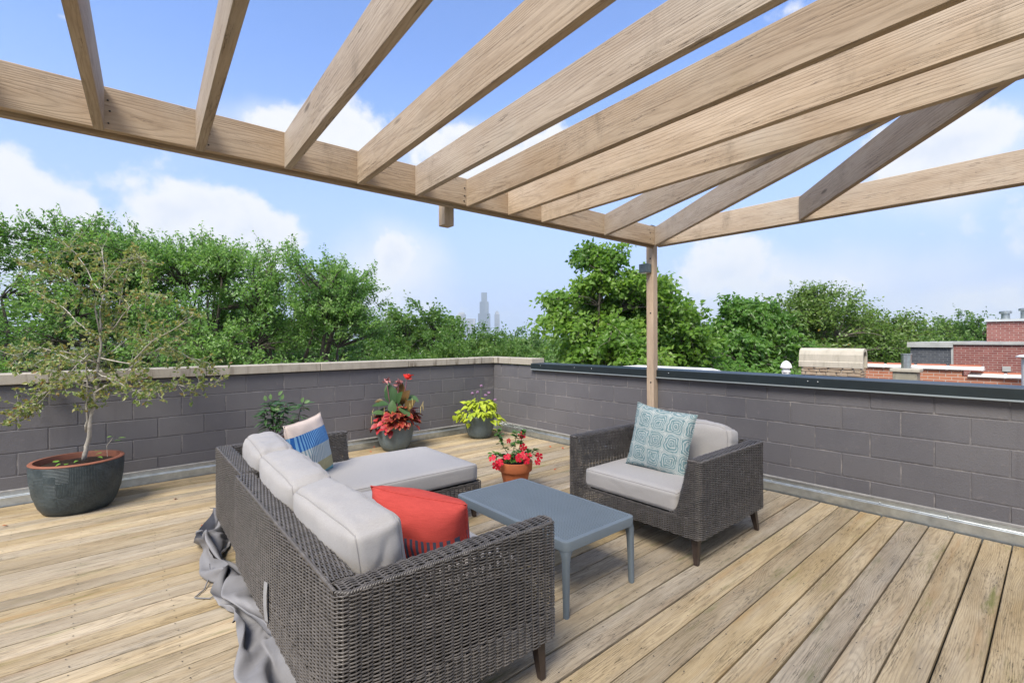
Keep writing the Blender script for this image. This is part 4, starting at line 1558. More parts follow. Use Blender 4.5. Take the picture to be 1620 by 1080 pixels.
# --- the tall pot with the small tree
M['darkpot'] = pot_mat('dark_glazed_pot', (0.020, 0.032, 0.039), (0.085, 0.112, 0.122))
M['bluepot'] = pot_mat('blue_grey_pot', (0.105, 0.140, 0.155), (0.20, 0.235, 0.245), 0.6)
POT = Vector((-0.175, 5.60, 0.0))
tp = empty('potted_tree', POT)
tag(tp, 'small airy tree in a dark patterned glazed pot with brown rim', 'potted tree')
build_pot(tp, [(0.205, 0.0), (0.228, 0.01), (0.258, 0.06), (0.290, 0.16), (0.307, 0.27), (0.313, 0.36), (0.312, 0.425)], 0.272, 0.425, 0.385, M['darkpot'], M['terradark'], 56, 0.028)
Y0 = 4.13
skel = [  # (px, py, depth offset), radii from..to
    ([(132, 727, 0), (136, 705, 0), (141, 680, 0), (147, 645, .01), (150, 622, .02), (153, 597, .02), (158, 560, .0), (160, 520, -.02), (161, 480, 0), (166, 440, .03), (162, 398, .05)], .019, .004),
    ([(136, 683, 0), (137, 655, -.02), (137, 620, -.03), (136, 582, -.04), (133, 550, -.05)], .010, .004),
    ([(150, 622, .02), (163, 613, .03), (176, 606, .06), (205, 598, .1), (232, 609, .1), (270, 608, .12), (302, 611, .15), (342, 604, .2)], .010, .002),
    ([(148, 614, 0), (120, 606, -.1), (96, 604, -.15), (66, 625, -.2), (44, 644, -.22), (28, 652, -.25)], .006, .002),
    ([(150, 602, 0), (112, 603, .1), (85, 610, .15), (62, 618, .2), (46, 628, .25)], .006, .002),
    ([(157, 575, 0), (118, 560, -.1), (66, 550, -.2), (22, 562, -.3)], .006, .002),
    ([(160, 540, 0), (132, 517, .1), (100, 486, .2), (58, 460, .3)], .006, .002),
    ([(158, 532, -.02), (150, 486, -.1), (116, 447, -.2), (88, 430, -.3), (60, 420, -.3)], .006, .002),
    ([(160, 530, -.02), (172, 527, 0), (188, 492, .1), (194, 455, .15), (205, 420, .2)], .007, .002),
    ([(172, 527, 0), (205, 486, -.1), (226, 462, -.2), (252, 466, -.3)], .006, .002),
    ([(158, 566, 0), (205, 575, -.1), (240, 540, -.2), (276, 520, -.3), (304, 500, -.35)], .006, .002),
    ([(152, 598, 0), (196, 588, .1), (232, 560, .2), (262, 546, .3), (300, 566, .35), (332, 575, .4)], .006, .002),
    ([(155, 590, 0), (175, 600, -.2), (205, 615, -.35), (235, 625, -.4)], .005, .002),
    ([(161, 470, 0), (140, 430, .15), (120, 400, .25), (110, 390, .3)], .004, .0015),
    ([(164, 450, 0), (190, 420, -.1), (215, 400, -.15), (225, 410, -.2)], .004, .0015),
    ([(156, 570, 0), (190, 545, .3), (230, 520, .45), (270, 560, .5)], .005, .0015),
    ([(153, 600, 0), (130, 575, .3), (95, 560, .4), (50, 575, .5)], .005, .0015),
    ([(156, 575, 0), (140, 560, -.3), (110, 590, -.45), (80, 585, -.5)], .005, .0015),
]
b = MB()
tips = []
rt_ = random.Random(8)
for pts, r0, r1 in skel:
    P3 = [at(x, y, Y0 + dd) - POT for x, y, dd in pts]
    # finer, slightly crooked
    fine = []
    for i in range(len(P3) - 1):
        for q in range(3):
            t = q / 3
            p = P3[i].lerp(P3[i + 1], t)
            if q:
                p = p + rdir(rt_) * 0.008
            fine.append(p)
    fine.append(P3[-1])
    n = len(fine)
    b.tube(fine, [r0 + (r1 - r0) * i / (n - 1) for i in range(n)], 7)
    for i in range(int(n * 0.30), n):
        tips.append((fine[i], (fine[i] - fine[i - 1]).normalized(), i / n))
b.obj('trunk', M['palebark'], tp, True)
b = MB()
LP, LD = [], []
for p, d, t in tips:
    for q in range(rt_.choice([3, 4, 4])):
        dd = (d * 0.6 + rdir(rt_) * 0.9 + Vector((0, 0, 0.05))).normalized()
        ln = rt_.uniform(0.06, 0.20)
        pts = [p]
        for s in range(1, 4):
            pts.append(pts[-1] + (dd + rdir(rt_) * 0.25).normalized() * ln / 3)
        b.tube(pts, [.0019, .0016, .0012, .0009], 4, cap=False)
        for s in range(1, 4):
            for z_ in range(rt_.choice([1, 2, 3]) if s < 3 else 5):
                LP.append(pts[s] + rdir(rt_) * 0.010)
                LD.append((dd * 0.3 + rdir(rt_)).normalized())
b.obj('twigs', M['palebark'], tp, True)['kind'] = 'stuff'
rs = np.random.RandomState(4)
P = np.array([p[:] for p in LP])
D = np.array([p[:] for p in LD])
N = unit(np.cross(D, unit(rs.normal(size=D.shape))) + np.array([0, 0, .5]))
N = unit(N - D * (N * D).sum(1)[:, None])
n = len(P)
V, F, k = leaves_np(P, D, N, rs.uniform(.022, .038, n), rs.uniform(.018, .029, n), 'heart')
tone = np.clip(rs.beta(1.6, 1.6, n), 0, 1)
M['smallleaf'] = leaf_mat('bronze_green_leaf', [(0.0, (0.120, 0.195, 0.060)), (0.5, (0.235, 0.300, 0.095)), (0.85, (0.34, 0.31, 0.11)), (1.0, (0.30, 0.16, 0.07))], 0.42)
link('crown', np_mesh('crown', V, F, M['smallleaf'], False, np.repeat(tone, k)), tp)
# self-sown shoots in the soil
M['shoot'] = petal_mat('fresh_green_leaf', (0.10, 0.22, 0.03), (0.18, 0.32, 0.05))
shoot_me = blade('leaf', HEART, M['shoot'])
for (px, py, dz) in ((178, 690, 0), (186, 693, .02), (181, 697, .0), (155, 712, 0), (160, 716, .02), (95, 733, -.1), (88, 731, -.1), (102, 735, -.08), (122, 728, -.05), (155, 722, 0)):
    p = at(px, py, 4.05 + dz) - POT
    put_leaf('leaf', shoot_me, tp, p, rdir(rg, -.2, .4), (0, 0, 1), rg.uniform(.035, .06))
b = MB()
b.tube([at(169, 722, 4.07) - POT, at(168, 705, 4.06) - POT, at(178, 692, 4.05) - POT], .0018, 4)
b.obj('shoot', M['palebark'], tp)

# --- canna and coleus
CP = Vector((2.93, 5.785, 0))
cp = empty('potted_canna', CP)
tag(cp, 'red flowering canna and maroon coleus in a blue-grey pot', 'potted plant')
build_pot(cp, [(0.135, 0.0), (0.155, 0.008), (0.19, 0.06), (0.222, 0.15), (0.236, 0.25), (0.240, 0.335)], 0.21, 0.335, 0.30, M['bluepot'], None, 44)
M['canna'] = petal_mat('canna_leaf', (0.035, 0.085, 0.032), (0.085, 0.15, 0.055), 0.2)
M['cannab'] = petal_mat('bronze_canna_leaf', (0.12, 0.06, 0.02), (0.11, 0.10, 0.03), 0.25)
M['cole'] = edged_leaf_mat('crimson_coleus', (0.22, 0.009, 0.018), (0.26, 0.17, 0.03))
M['cole2'] = edged_leaf_mat('rust_coleus', (0.14, 0.012, 0.008), (0.46, 0.20, 0.04))
M['petalred'] = petal_mat('scarlet_petal', (0.62, 0.022, 0.018), (0.72, 0.055, 0.035), 0.2)
M['petalold'] = petal_mat('faded_petal', (0.25, 0.06, 0.06), (0.60, 0.30, 0.30), 0.2)
M['stemgreen'] = plain('green_stem', (0.07, 0.12, 0.04), 0.6, 0, 0.3, 0.3, 30)
M['stempurple'] = plain('purple_stem', (0.13, 0.035, 0.06), 0.6, 0, 0.3, 0.3, 30)
M['spike'] = plain('pale_flower_spike', (0.50, 0.40, 0.16), 0.8, 0, 0.2, 0.3, 60)
can_me = blade('leaf', OVAL, M['canna'], 0.25, 0.22)
can_me2 = blade('leaf', OVAL, M['cannab'], 0.4, 0.15)
DC = 6.3


def loc_at(px, py, depth, root):
    return at(px, py, depth) - root


for (px, py, dd, dx, dz, ln, bz, me_) in (
        (614, 640, -.05, -1.0, .10, .20, 0, can_me), (612, 645, 0, -.9, -.35, .19, 0, can_me), (622, 640, .02, .05, 1.0, .24, 0, can_me), (618, 628, .1, -.3, 1.0, .17, 0, can_me),
        (628, 638, -.06, .15, .6, .17, 0, can_me), (640, 628, 0, .95, -.05, .19, 0, can_me), (630, 645, -.15, .9, -.3, .18, 0, can_me), (634, 640, -.03, .55, .75, .20, 0, can_me2),
        (632, 634, .08, .2, 1.0, .22, 0, can_me2), (606, 634, .05, -1.0, .02, .10, 0, can_me2), (622, 655, -.18, -.1, .8, .16, 0, can_me), (640, 650, -.1, .4, .6, .18, 0, can_me2),
        (610, 655, -.1, -.7, .3, .16, 0, can_me), (618, 650, .1, .5, .9, .22, 0, can_me), (600, 660, -.1, .3, -.6, .12, 0, can_me)):
    p = loc_at(px, py, DC + dd, CP)
    d = Vector((CU * dx + SU * rg.uniform(-.5, .1), -SU * dx + CU * rg.uniform(-.5, .1), dz))
    upv = Vector((-SU * .8, -CU * .8, .75)) if dz > 0.5 else Vector((-SU * .25, -CU * .25, 1))
    put_leaf('leaf', me_, cp, p, d, upv, (ln * 1.15, ln * 1.25, ln * 1.15), rg.uniform(-.3, .3))
b = MB()
for (x0, x1, yt) in ((622, 611, 600), (626, 630, 606), (630, 643, 601)):
    b.tube([loc_at(x0, 672, DC, CP), loc_at((x0 + x1) / 2, 640, DC, CP), loc_at(x1, yt, DC, CP)], [.008, .007, .005], 6)
b.obj('stems', M['stempurple'], cp, True)
pet = blade('petal', [(0.0, 0.06), (0.3, 0.28), (0.6, 0.36), (0.85, 0.25), (1.0, 0.05)], M['petalred'], 0.5, 0.35, 0.08)
pet2 = blade('petal', [(0.0, 0.06), (0.3, 0.26), (0.6, 0.3), (0.85, 0.2), (1.0, 0.05)], M['petalold'], 0.6, 0.5, 0.08)
for (px, py, me_, cnt) in ((610, 602, pet2, 9), (630, 606, pet2, 10), (646, 597, pet, 18)):
    fl = empty('flower_head', loc_at(px, py, DC, CP), 0, cp)
    for q in range(cnt):
        put_leaf('petal', me_, fl, rdir(rg) * 0.018, rdir(rg, -.3, 1), rdir(rg), rg.uniform(.045, .068))
col_me = blade('leaf', COLE, M['cole'], 0.2, 0.35, 0.015)
col_me2 = blade('leaf', COLE, M['cole2'], 0.25, 0.45, 0.02)
for q in range(190):
    a = rg.uniform(0, 2 * PI)
    # in front the two kinds sit side by side
    rr = math.sqrt(rg.uniform(.15, 1)) * 0.265
    x, y = rr * math.cos(a), rr * math.sin(a)
    side = (x * CU - y * SU)         # across the view
    big = side > 0.01
    z = 0.345 + 0.15 * (1 - (rr / .27) ** 2) + rg.uniform(-.03, .05) + (0.05 if big else 0.0)
    if rr > 0.215:
        z -= rg.uniform(0.0, 0.07)
    d = Vector((math.cos(a), math.sin(a), rg.uniform(-.7, .4)))
    d += rdir(rg) * .4
    put_leaf('leaf', col_me2 if big else col_me, cp, (x, y, z), d, Vector((math.cos(a) * .7, math.sin(a) * .7, .9)), rg.uniform(.105, .15) if big else rg.uniform(.075, .115), rg.uniform(-.4, .4))
for (px, py) in ((590, 657), (607, 655), (609, 668), (648, 648), (652, 640), (669, 645), (665, 650), (587, 668)):
    b = MB()
    p = loc_at(px, py, DC - .15, CP)
    b.tube([p - Vector((0, 0, .04)), p, p + Vector((rg.uniform(-.01, .01), 0, .05)), p + Vector((rg.uniform(-.02, .02), 0, .09))], [.002, .004, .0035, .001], 5)
    b.obj('flower_spike', M['spike'], cp, True)

# --- lime sweet potato vine
LPT = Vector((4.235, 5.655, 0))
lp = empty('potted_vine', LPT)
tag(lp, 'lime green trailing vine with small lilac globe flowers in a blue-grey pot', 'potted plant')
build_pot(lp, [(0.125, 0.0), (0.145, 0.008), (0.18, 0.06), (0.205, 0.15), (0.215, 0.24), (0.218, 0.32)], 0.19, 0.32, 0.29, M['bluepot'], None, 44)
M['lime'] = petal_mat('lime_leaf', (0.26, 0.36, 0.022), (0.50, 0.58, 0.055), 0.3)
lime_me = blade('leaf', HEART, M['lime'], 0.2, 0.35)
for q in range(190):
    a = rg.uniform(0, 2 * PI)
    rr = math.sqrt(rg.uniform(0.02, 1)) * 0.33
    x, y = rr * math.cos(a), rr * math.sin(a)
    side = (x * CU - y * SU)
    z = 0.36 + 0.16 * (1 - (rr / .34) ** 2) + rg.uniform(-.03, .05)
    if rr > 0.22:
        z -= rg.uniform(0.0, 0.10) + (rg.uniform(0, .16) if side > .18 else 0)
    if y < -0.16 and abs(side) < .16 and z < .36:
        z += .06
    d = Vector((math.cos(a), math.sin(a), rg.uniform(-.8, .3))) + rdir(rg) * .5
    put_leaf('leaf', lime_me, lp, (x, y, z), d, Vector((math.cos(a) * .6, math.sin(a) * .6, 1)), rg.uniform(.06, .115), rg.uniform(-.4, .4))
for (px, py) in ((719, 661), (733, 667), (741, 673), (724, 664), (766, 657)):
    put_leaf('leaf', lime_me, lp, loc_at(px, py - 4, 6.85, LPT), (rg.uniform(-.4, .4), 0, -1), (-SU, -CU, .2), .085)
b = MB()
for q in range(14):
    a = rg.uniform(0, 2 * PI)
    b.tube([(0, 0, .29), (.12 * math.cos(a), .12 * math.sin(a), .42), (.26 * math.cos(a), .26 * math.sin(a), .33)], .003, 4)
b.obj('stems', M['stemgreen'], lp, True)
M['lilac'] = plain('lilac_florets', (0.36, 0.22, 0.36), 0.8, 0, 0.2, 0.3, 120, 1.0, 180, .01)
for (px, py) in ((747, 622), (755, 620), (761, 610), (773, 621), (768, 625), (783, 632)):
    p = loc_at(px, py, 7.05, LPT)
    b = MB()
    b.tube([(p.x * .4, p.y * .4, .34), p], .0022, 4)
    st = b.obj('flower_stalk', M['stemgreen'], lp, True)
    b = MB()
    for q in range(46):
        d = rdir(rg)
        c = p + d * 0.020
        t1 = d.orthogonal().normalized() * 0.007
        t2 = d.cross(t1)
        b.add([c - t1, c + t2 + d * .004, c + t1, c - t2 + d * .004], [(0, 1, 2, 3)])
    b.lathe([(0.004, -.016), (.015, -.008), (.017, 0), (.012, .012), (.003, .017)], 8, cap1=True)
    for i in range(len(b.v) - 40, len(b.v)):
        b.v[i] = tuple(Vector(b.v[i]) + p)
    b.obj('flower_head', M['lilac'], st)

# --- mandevilla in terracotta
TP = Vector((3.02, 3.46, 0))
mv = empty('potted_mandevilla', TP)
tag(mv, 'red mandevilla in a plain terracotta pot behind the coffee table', 'potted plant')
b = MB()
b.lathe([(0.098, 0.0), (0.102, 0.004), (0.142, 0.185), (0.1425, 0.188)], 40)
pp = b.obj('pot', M['terra'], mv, True, 40)
b = MB()
b.lathe([(0.1425, 0.186), (0.160, 0.187), (0.163, 0.192), (0.169, 0.268), (0.167, 0.275), (0.150, 0.276), (0.146, 0.270), (0.138, 0.225)], 40, cap0=False)
b.obj('rim', M['terra'], pp, True, 50)
b = MB()
b.lathe([(0.1385, 0.2325), (0.09, 0.242), (0.03, 0.236), (0.001, 0.239)], 24, cap0=False, cap1=True)
b.obj('soil', M['soil'], mv, True)
M['mandleaf'] = petal_mat('glossy_green_leaf', (0.045, 0.13, 0.022), (0.12, 0.25, 0.04), 0.2)
mand_me = blade('leaf', OVAL, M['mandleaf'], 0.25, 0.25)
stems = [[(810, 728), (795, 705), (789, 690), (786, 680)], [(814, 728), (812, 710), (815, 695), (816, 685)], [(818, 728), (826, 715), (842, 714), (848, 710)],
         [(806, 728), (795, 722), (786, 717), (779, 718)], [(816, 728), (822, 705), (825, 690), (826, 680)]]
b = MB()
DM = 4.6
for st in stems:
    dd = rg.uniform(-.10, .08)
    P3 = [loc_at(x, y, DM + dd * i / 3, TP) for i, (x, y) in enumerate(st)]
    b.tube(P3, [.004, .0035, .003, .002], 5)
    for i in range(len(P3) - 1):
        for q in range(10 if i else 7):
            p = P3[i].lerp(P3[i + 1], rg.random()) + rdir(rg) * .016
            put_leaf('leaf', mand_me, mv, p, rdir(rg, -.3, .8), (0, 0, 1), rg.uniform(.045, .07), rg.uniform(-.5, .5))
b.obj('stems', M['stemgreen'], mv, True)
for q in range(40):
    a = rg.uniform(0, 2 * PI)
    rr = rg.uniform(.03, .17)
    put_leaf('leaf', mand_me, mv, (rr * math.cos(a), rr * math.sin(a), .27 + rg.uniform(0, .09)), rdir(rg, -.3, .7), (0, 0, 1), rg.uniform(.045, .065), rg.uniform(-.5, .5))
M['mandred'] = petal_mat('mandevilla_petal', (0.62, 0.006, 0.022), (0.74, 0.03, 0.07), 0.2)
mp = blade('petal', [(0.0, 0.05), (0.3, 0.16), (0.55, 0.34), (0.8, 0.42), (0.93, 0.3), (1.0, 0.05)], M['mandred'], 0.1, 0.3, 0.03)
for (px, py, dd, sz) in ((778, 724, -.12, .9), (784, 735, -.16, 1.05), (790, 731, -.17, .9), (802, 722, -.14, .95), (804, 697, -.02, .6), (825, 688, .0, .95), (827, 707, -.04, .9), (820, 724, -.15, 1.0),
                         (828, 720, -.14, 1.0), (832, 728, -.15, .9), (836, 721, -.1, .8), (852, 721, -.03, .95), (850, 730, -.04, .8), (787, 738, -.15, .8)):
    c = loc_at(px, py, DM + dd, TP)
    ax = (Vector((-SU, -CU, .35)) + rdir(rg) * .7).normalized()
    fl = empty('flower', c, 0, mv)
    t1 = ax.orthogonal().normalized()
    t2 = ax.cross(t1)
    for q in range(5):
        an = 2 * PI * q / 5 + rg.uniform(-.15, .15)
        d = t1 * math.cos(an) + t2 * math.sin(an) + ax * .25
        put_leaf('petal', mp, fl, (0, 0, 0), d, ax, .042 * sz)

# --- leafy shrub in a clay pot behind the sofa
OP = Vector((1.40, 5.36, 0))
op = empty('potted_shrub', OP)
tag(op, 'dark green lance-leaved shrub in a brown clay pot behind the sofa', 'potted plant')
build_pot(op, [(0.14, 0.0), (0.15, 0.006), (0.175, 0.1), (0.20, 0.3), (0.215, 0.40)], 0.185, 0.40, 0.375, M['terradark'], None, 40)
M['lance'] = petal_mat('dark_lance_leaf', (0.030, 0.085, 0.028), (0.075, 0.155, 0.05), 0.15)
M['lance2'] = petal_mat('fresh_lance_leaf', (0.09, 0.17, 0.06), (0.15, 0.24, 0.09), 0.25)
lan = blade('leaf', LANCE, M['lance'], 0.3, 0.25)
lan2 = blade('leaf', OVAL, M['lance2'], 0.3, 0.15)
b = MB()
DO = 5.0
stems = [[(432, 690), (431, 665), (428, 645), (424, 636)], [(435, 690), (438, 662), (440, 645), (444, 632)], [(434, 690), (447, 668), (449, 650), (452, 638)], [(437, 690), (470, 670), (474, 650), (480, 636)],
         [(433, 690), (420, 670), (418, 655), (419, 648)]]
for st in stems:
    dd = rg.uniform(-.1, .1)
    P3 = [loc_at(x, y, DO + dd, OP) for (x, y) in st]
    b.tube(P3, [.006, .005, .004, .003], 5)
    for i in range(1, len(P3)):
        for q in range(15):
            p = P3[i - 1].lerp(P3[i], rg.random() if i > 1 else rg.uniform(.55, 1))
            d = rdir(rg, -.25, .45)
            put_leaf('leaf', lan, op, p, d, (0, 0, 1), (rg.uniform(.09, .14),) * 3, rg.uniform(-.4, .4))
b.obj('stems', M['bark'], op, True)
for (px, py, dx, dz) in ((421, 634, -.3, .8), (428, 632, -.1, 1), (437, 642, .9, .3), (434, 646, .9, -.05), (477, 637, .2, .8), (481, 637, .8, .4), (440, 625, .6, .7), (446, 632, .1, 1)):
    d = Vector((CU * dx, -SU * dx, dz))
    put_leaf('leaf', lan2, op, loc_at(px, py, DO - .05, OP), d, (-SU, -CU, .5), .062)

# ------------------------------------------------------------------ furniture cover thrown behind the sofa
cov = empty('furniture_cover', (0.50, 3.0, 0))
tag(cov, 'crumpled grey furniture cover heaped on the deck behind the sofa', 'furniture cover')


def cover_sim(frames=24, nv=96, ns=34):
    def hem(v):   # left edge of the heap on the deck
        pts=[(1.6,.50),(1.8,.42),(2.05,.40),(2.25,.42),(2.42,.435),(2.58,.43),(2.78,.438),(2.97,.46),(3.13,.51),(3.22,.545),(3.32,.47),(3.46,.405),(3.6,.385),(3.76,.42),(3.95,.48),(4.12,.53),(4.32,.575),(4.45,.64)]
        for (a,x),(b,y) in zip(pts[:-1],pts[1:]):
            if a<=v<=b:
                return x+(y-x)*(v-a)/(b-a)
        return .5
    V=[];F=[]
    half=3.4
    for i in range(nv+1):
        t=i/nv
        v=1.68+2.66*t
        x0=hem(v)-.005
        x1=.60
        for j in range(ns+1):
            s=j/ns
            ph=s*half+.35*mnoise.noise(Vector((v*1.7,s*2,3.3)))+.25*math.sin(v*2.1)
            tri=abs((ph%2)-1)
            k=.5+.5*mnoise.noise(Vector((v*2.3,1.1,s)))
            z=.02+.24*(.45+.55*k)*tri*min(1,(1-s)*2.2+.35)
            q=Vector((v*3,s*4,0))
            V.append((x0+(x1-x0)*s+.02*mnoise.noise(q)+.02*math.sin(v*5), v+.05*math.sin(s*7+v*5)+.03*mnoise.noise(q*1.7), z+.045*math.sin(v*8.5+s*3+2*mnoise.noise(q))+.05))
    for i in range(nv):
        for j in range(ns):
            k=i*(ns+1)+j
            F.append((k,k+1,k+ns+2,k+ns+1))
    me=bpy.data.meshes.new('cloth'); me.from_pydata(V,[],F)
    o=bpy.data.objects.new('cloth',me); COL.objects.link(o)
    cols=[]
    def boxc(x0,x1,y0,y1,z0,z1):
        m=bpy.data.meshes.new('c'); m.from_pydata([(x,y,z) for z in(z0,z1) for y in (y0,y1) for x in (x0,x1)],[],[(0,2,3,1),(4,5,7,6),(0,1,5,4),(2,6,7,3),(0,4,6,2),(1,3,7,5)])
        c=bpy.data.objects.new('c',m); COL.objects.link(c); c.modifiers.new('Collision','COLLISION'); c.collision.thickness_outer=.004; c.collision.cloth_friction=25; cols.append(c)
    boxc(-1,2,0,6,-.3,.002)
    boxc(.556,1.4,1.40,4.05,.165,.7)
    m=o.modifiers.new('Cloth','CLOTH'); cs=m.settings
    cs.quality=4; cs.mass=.25; cs.air_damping=2.5
    cs.tension_stiffness=15; cs.compression_stiffness=15; cs.shear_stiffness=6; cs.bending_stiffness=8
    cs.tension_damping=8; cs.compression_damping=8; cs.shear_damping=6; cs.bending_damping=1.0
    m.collision_settings.collision_quality=2; m.collision_settings.distance_min=.004
    m.collision_settings.use_self_collision=True; m.collision_settings.self_distance_min=.005
    o.modifiers.new('fine', 'SUBSURF').levels = 1
    m.point_cache.frame_start=1; m.point_cache.frame_end=frames
    SC.frame_start=1; SC.frame_end=frames
    for f in range(1,frames+1): SC.frame_set(f)
    dg=bpy.context.evaluated_depsgraph_get()
    me2=bpy.data.meshes.new_from_object(o.evaluated_get(dg))
    for c in cols: bpy.data.objects.remove(c)
    bpy.data.objects.remove(o); SC.frame_set(1)
    return me2

cloth_me = cover_sim()
cloth_me.materials.append(M['tarp'])
for v_ in cloth_me.vertices:
    su_ = 0.543 + 0.0209 * (v_.co.y - 1.44) + (0.026 if v_.co.y > 3.1 else 0)
    # gathered up against the foot of the sofa
    v_.co.x += 0.10 + 0.05 * max(0.0, min(1.0, (0.30 - v_.co.x) / 0.25))
    v_.co.z *= 1.25
    if v_.co.x > su_ - 0.012 and v_.co.z > 0.155:
        if v_.co.x < su_ + 0.03:
            v_.co.x = su_ - 0.012 - 0.1 * (v_.co.z - 0.155)
        else:
            v_.co.z = 0.155
for p_ in cloth_me.polygons:
    p_.use_smooth = True
link('cloth', cloth_me, cov, None, (-0.50, -3.0, 0.001))
b = MB()
cpts = [at(330, 905, 2.93), at(331, 915, 2.87), at(322, 930, 2.75), at(306, 943, 2.66), at(309, 944, 2.655), at(330, 945, 2.65), at(352, 937, 2.70)]
cz = [.07, .035, .008, .008, .008, .008, .03]
b.tube([(p.x - .5, p.y - 3.0, z) for p, z in zip(cpts, cz)], .0035, 6)
b.obj('draw_cord', M['cord'], cov, True)
b = MB()
p = at(322, 848, 3.45)
b.tube([(p.x - .5, p.y - 3, .05), (p.x - .52, p.y - 3.01, .075), (p.x - .545, p.y - 3.0, .07), (p.x - .55, p.y - 3.0, .055)], [.008, .009, .009, .007], 6)
b.obj('toggle', M['cord'], cov, True)

# ------------------------------------------------------------------ fallen leaves and petals
M['dryleaf'] = petal_mat('fallen_red_leaf', (0.38, 0.07, 0.03), (0.50, 0.16, 0.05), 0.1)
dl = blade('fallen_leaf', OVAL, M['dryleaf'], 0.5, 0.3)
for i, (px, py, lb) in enumerate(((320, 831, 'rust red fallen leaf on the deck beside the grey cover'), (275, 790, 'small brown fallen leaf on the deck between big pot and sofa'), (590, 706, 'red petal lying on the deck beside the canna pot'),
                                  (584, 714, 'tan scrap of leaf on the deck beside the canna pot'), (2, 833, 'small brown fallen leaf on the deck beside the dark glazed pot'),
                                  (868, 706, 'curled brown leaf on the deck behind the mandevilla'), (888, 708, 'small dry leaf on the deck beside the chair'), (880, 742, 'tiny leaf scrap on the deck in front of the chair'))):
    dpt = 748 * 1.445 / (py - (537 - (px - 810) * .004))
    p = at(px, py, dpt)
    o = put_leaf('fallen_leaf', dl, None, (p.x, p.y, 0.012), rdir(rg, -.1, .1), (0, 0, 1), rg.uniform(.035, .05))
    tag(o, lb, 'leaf', 'leaves fallen on the deck')

# ------------------------------------------------------------------ trees


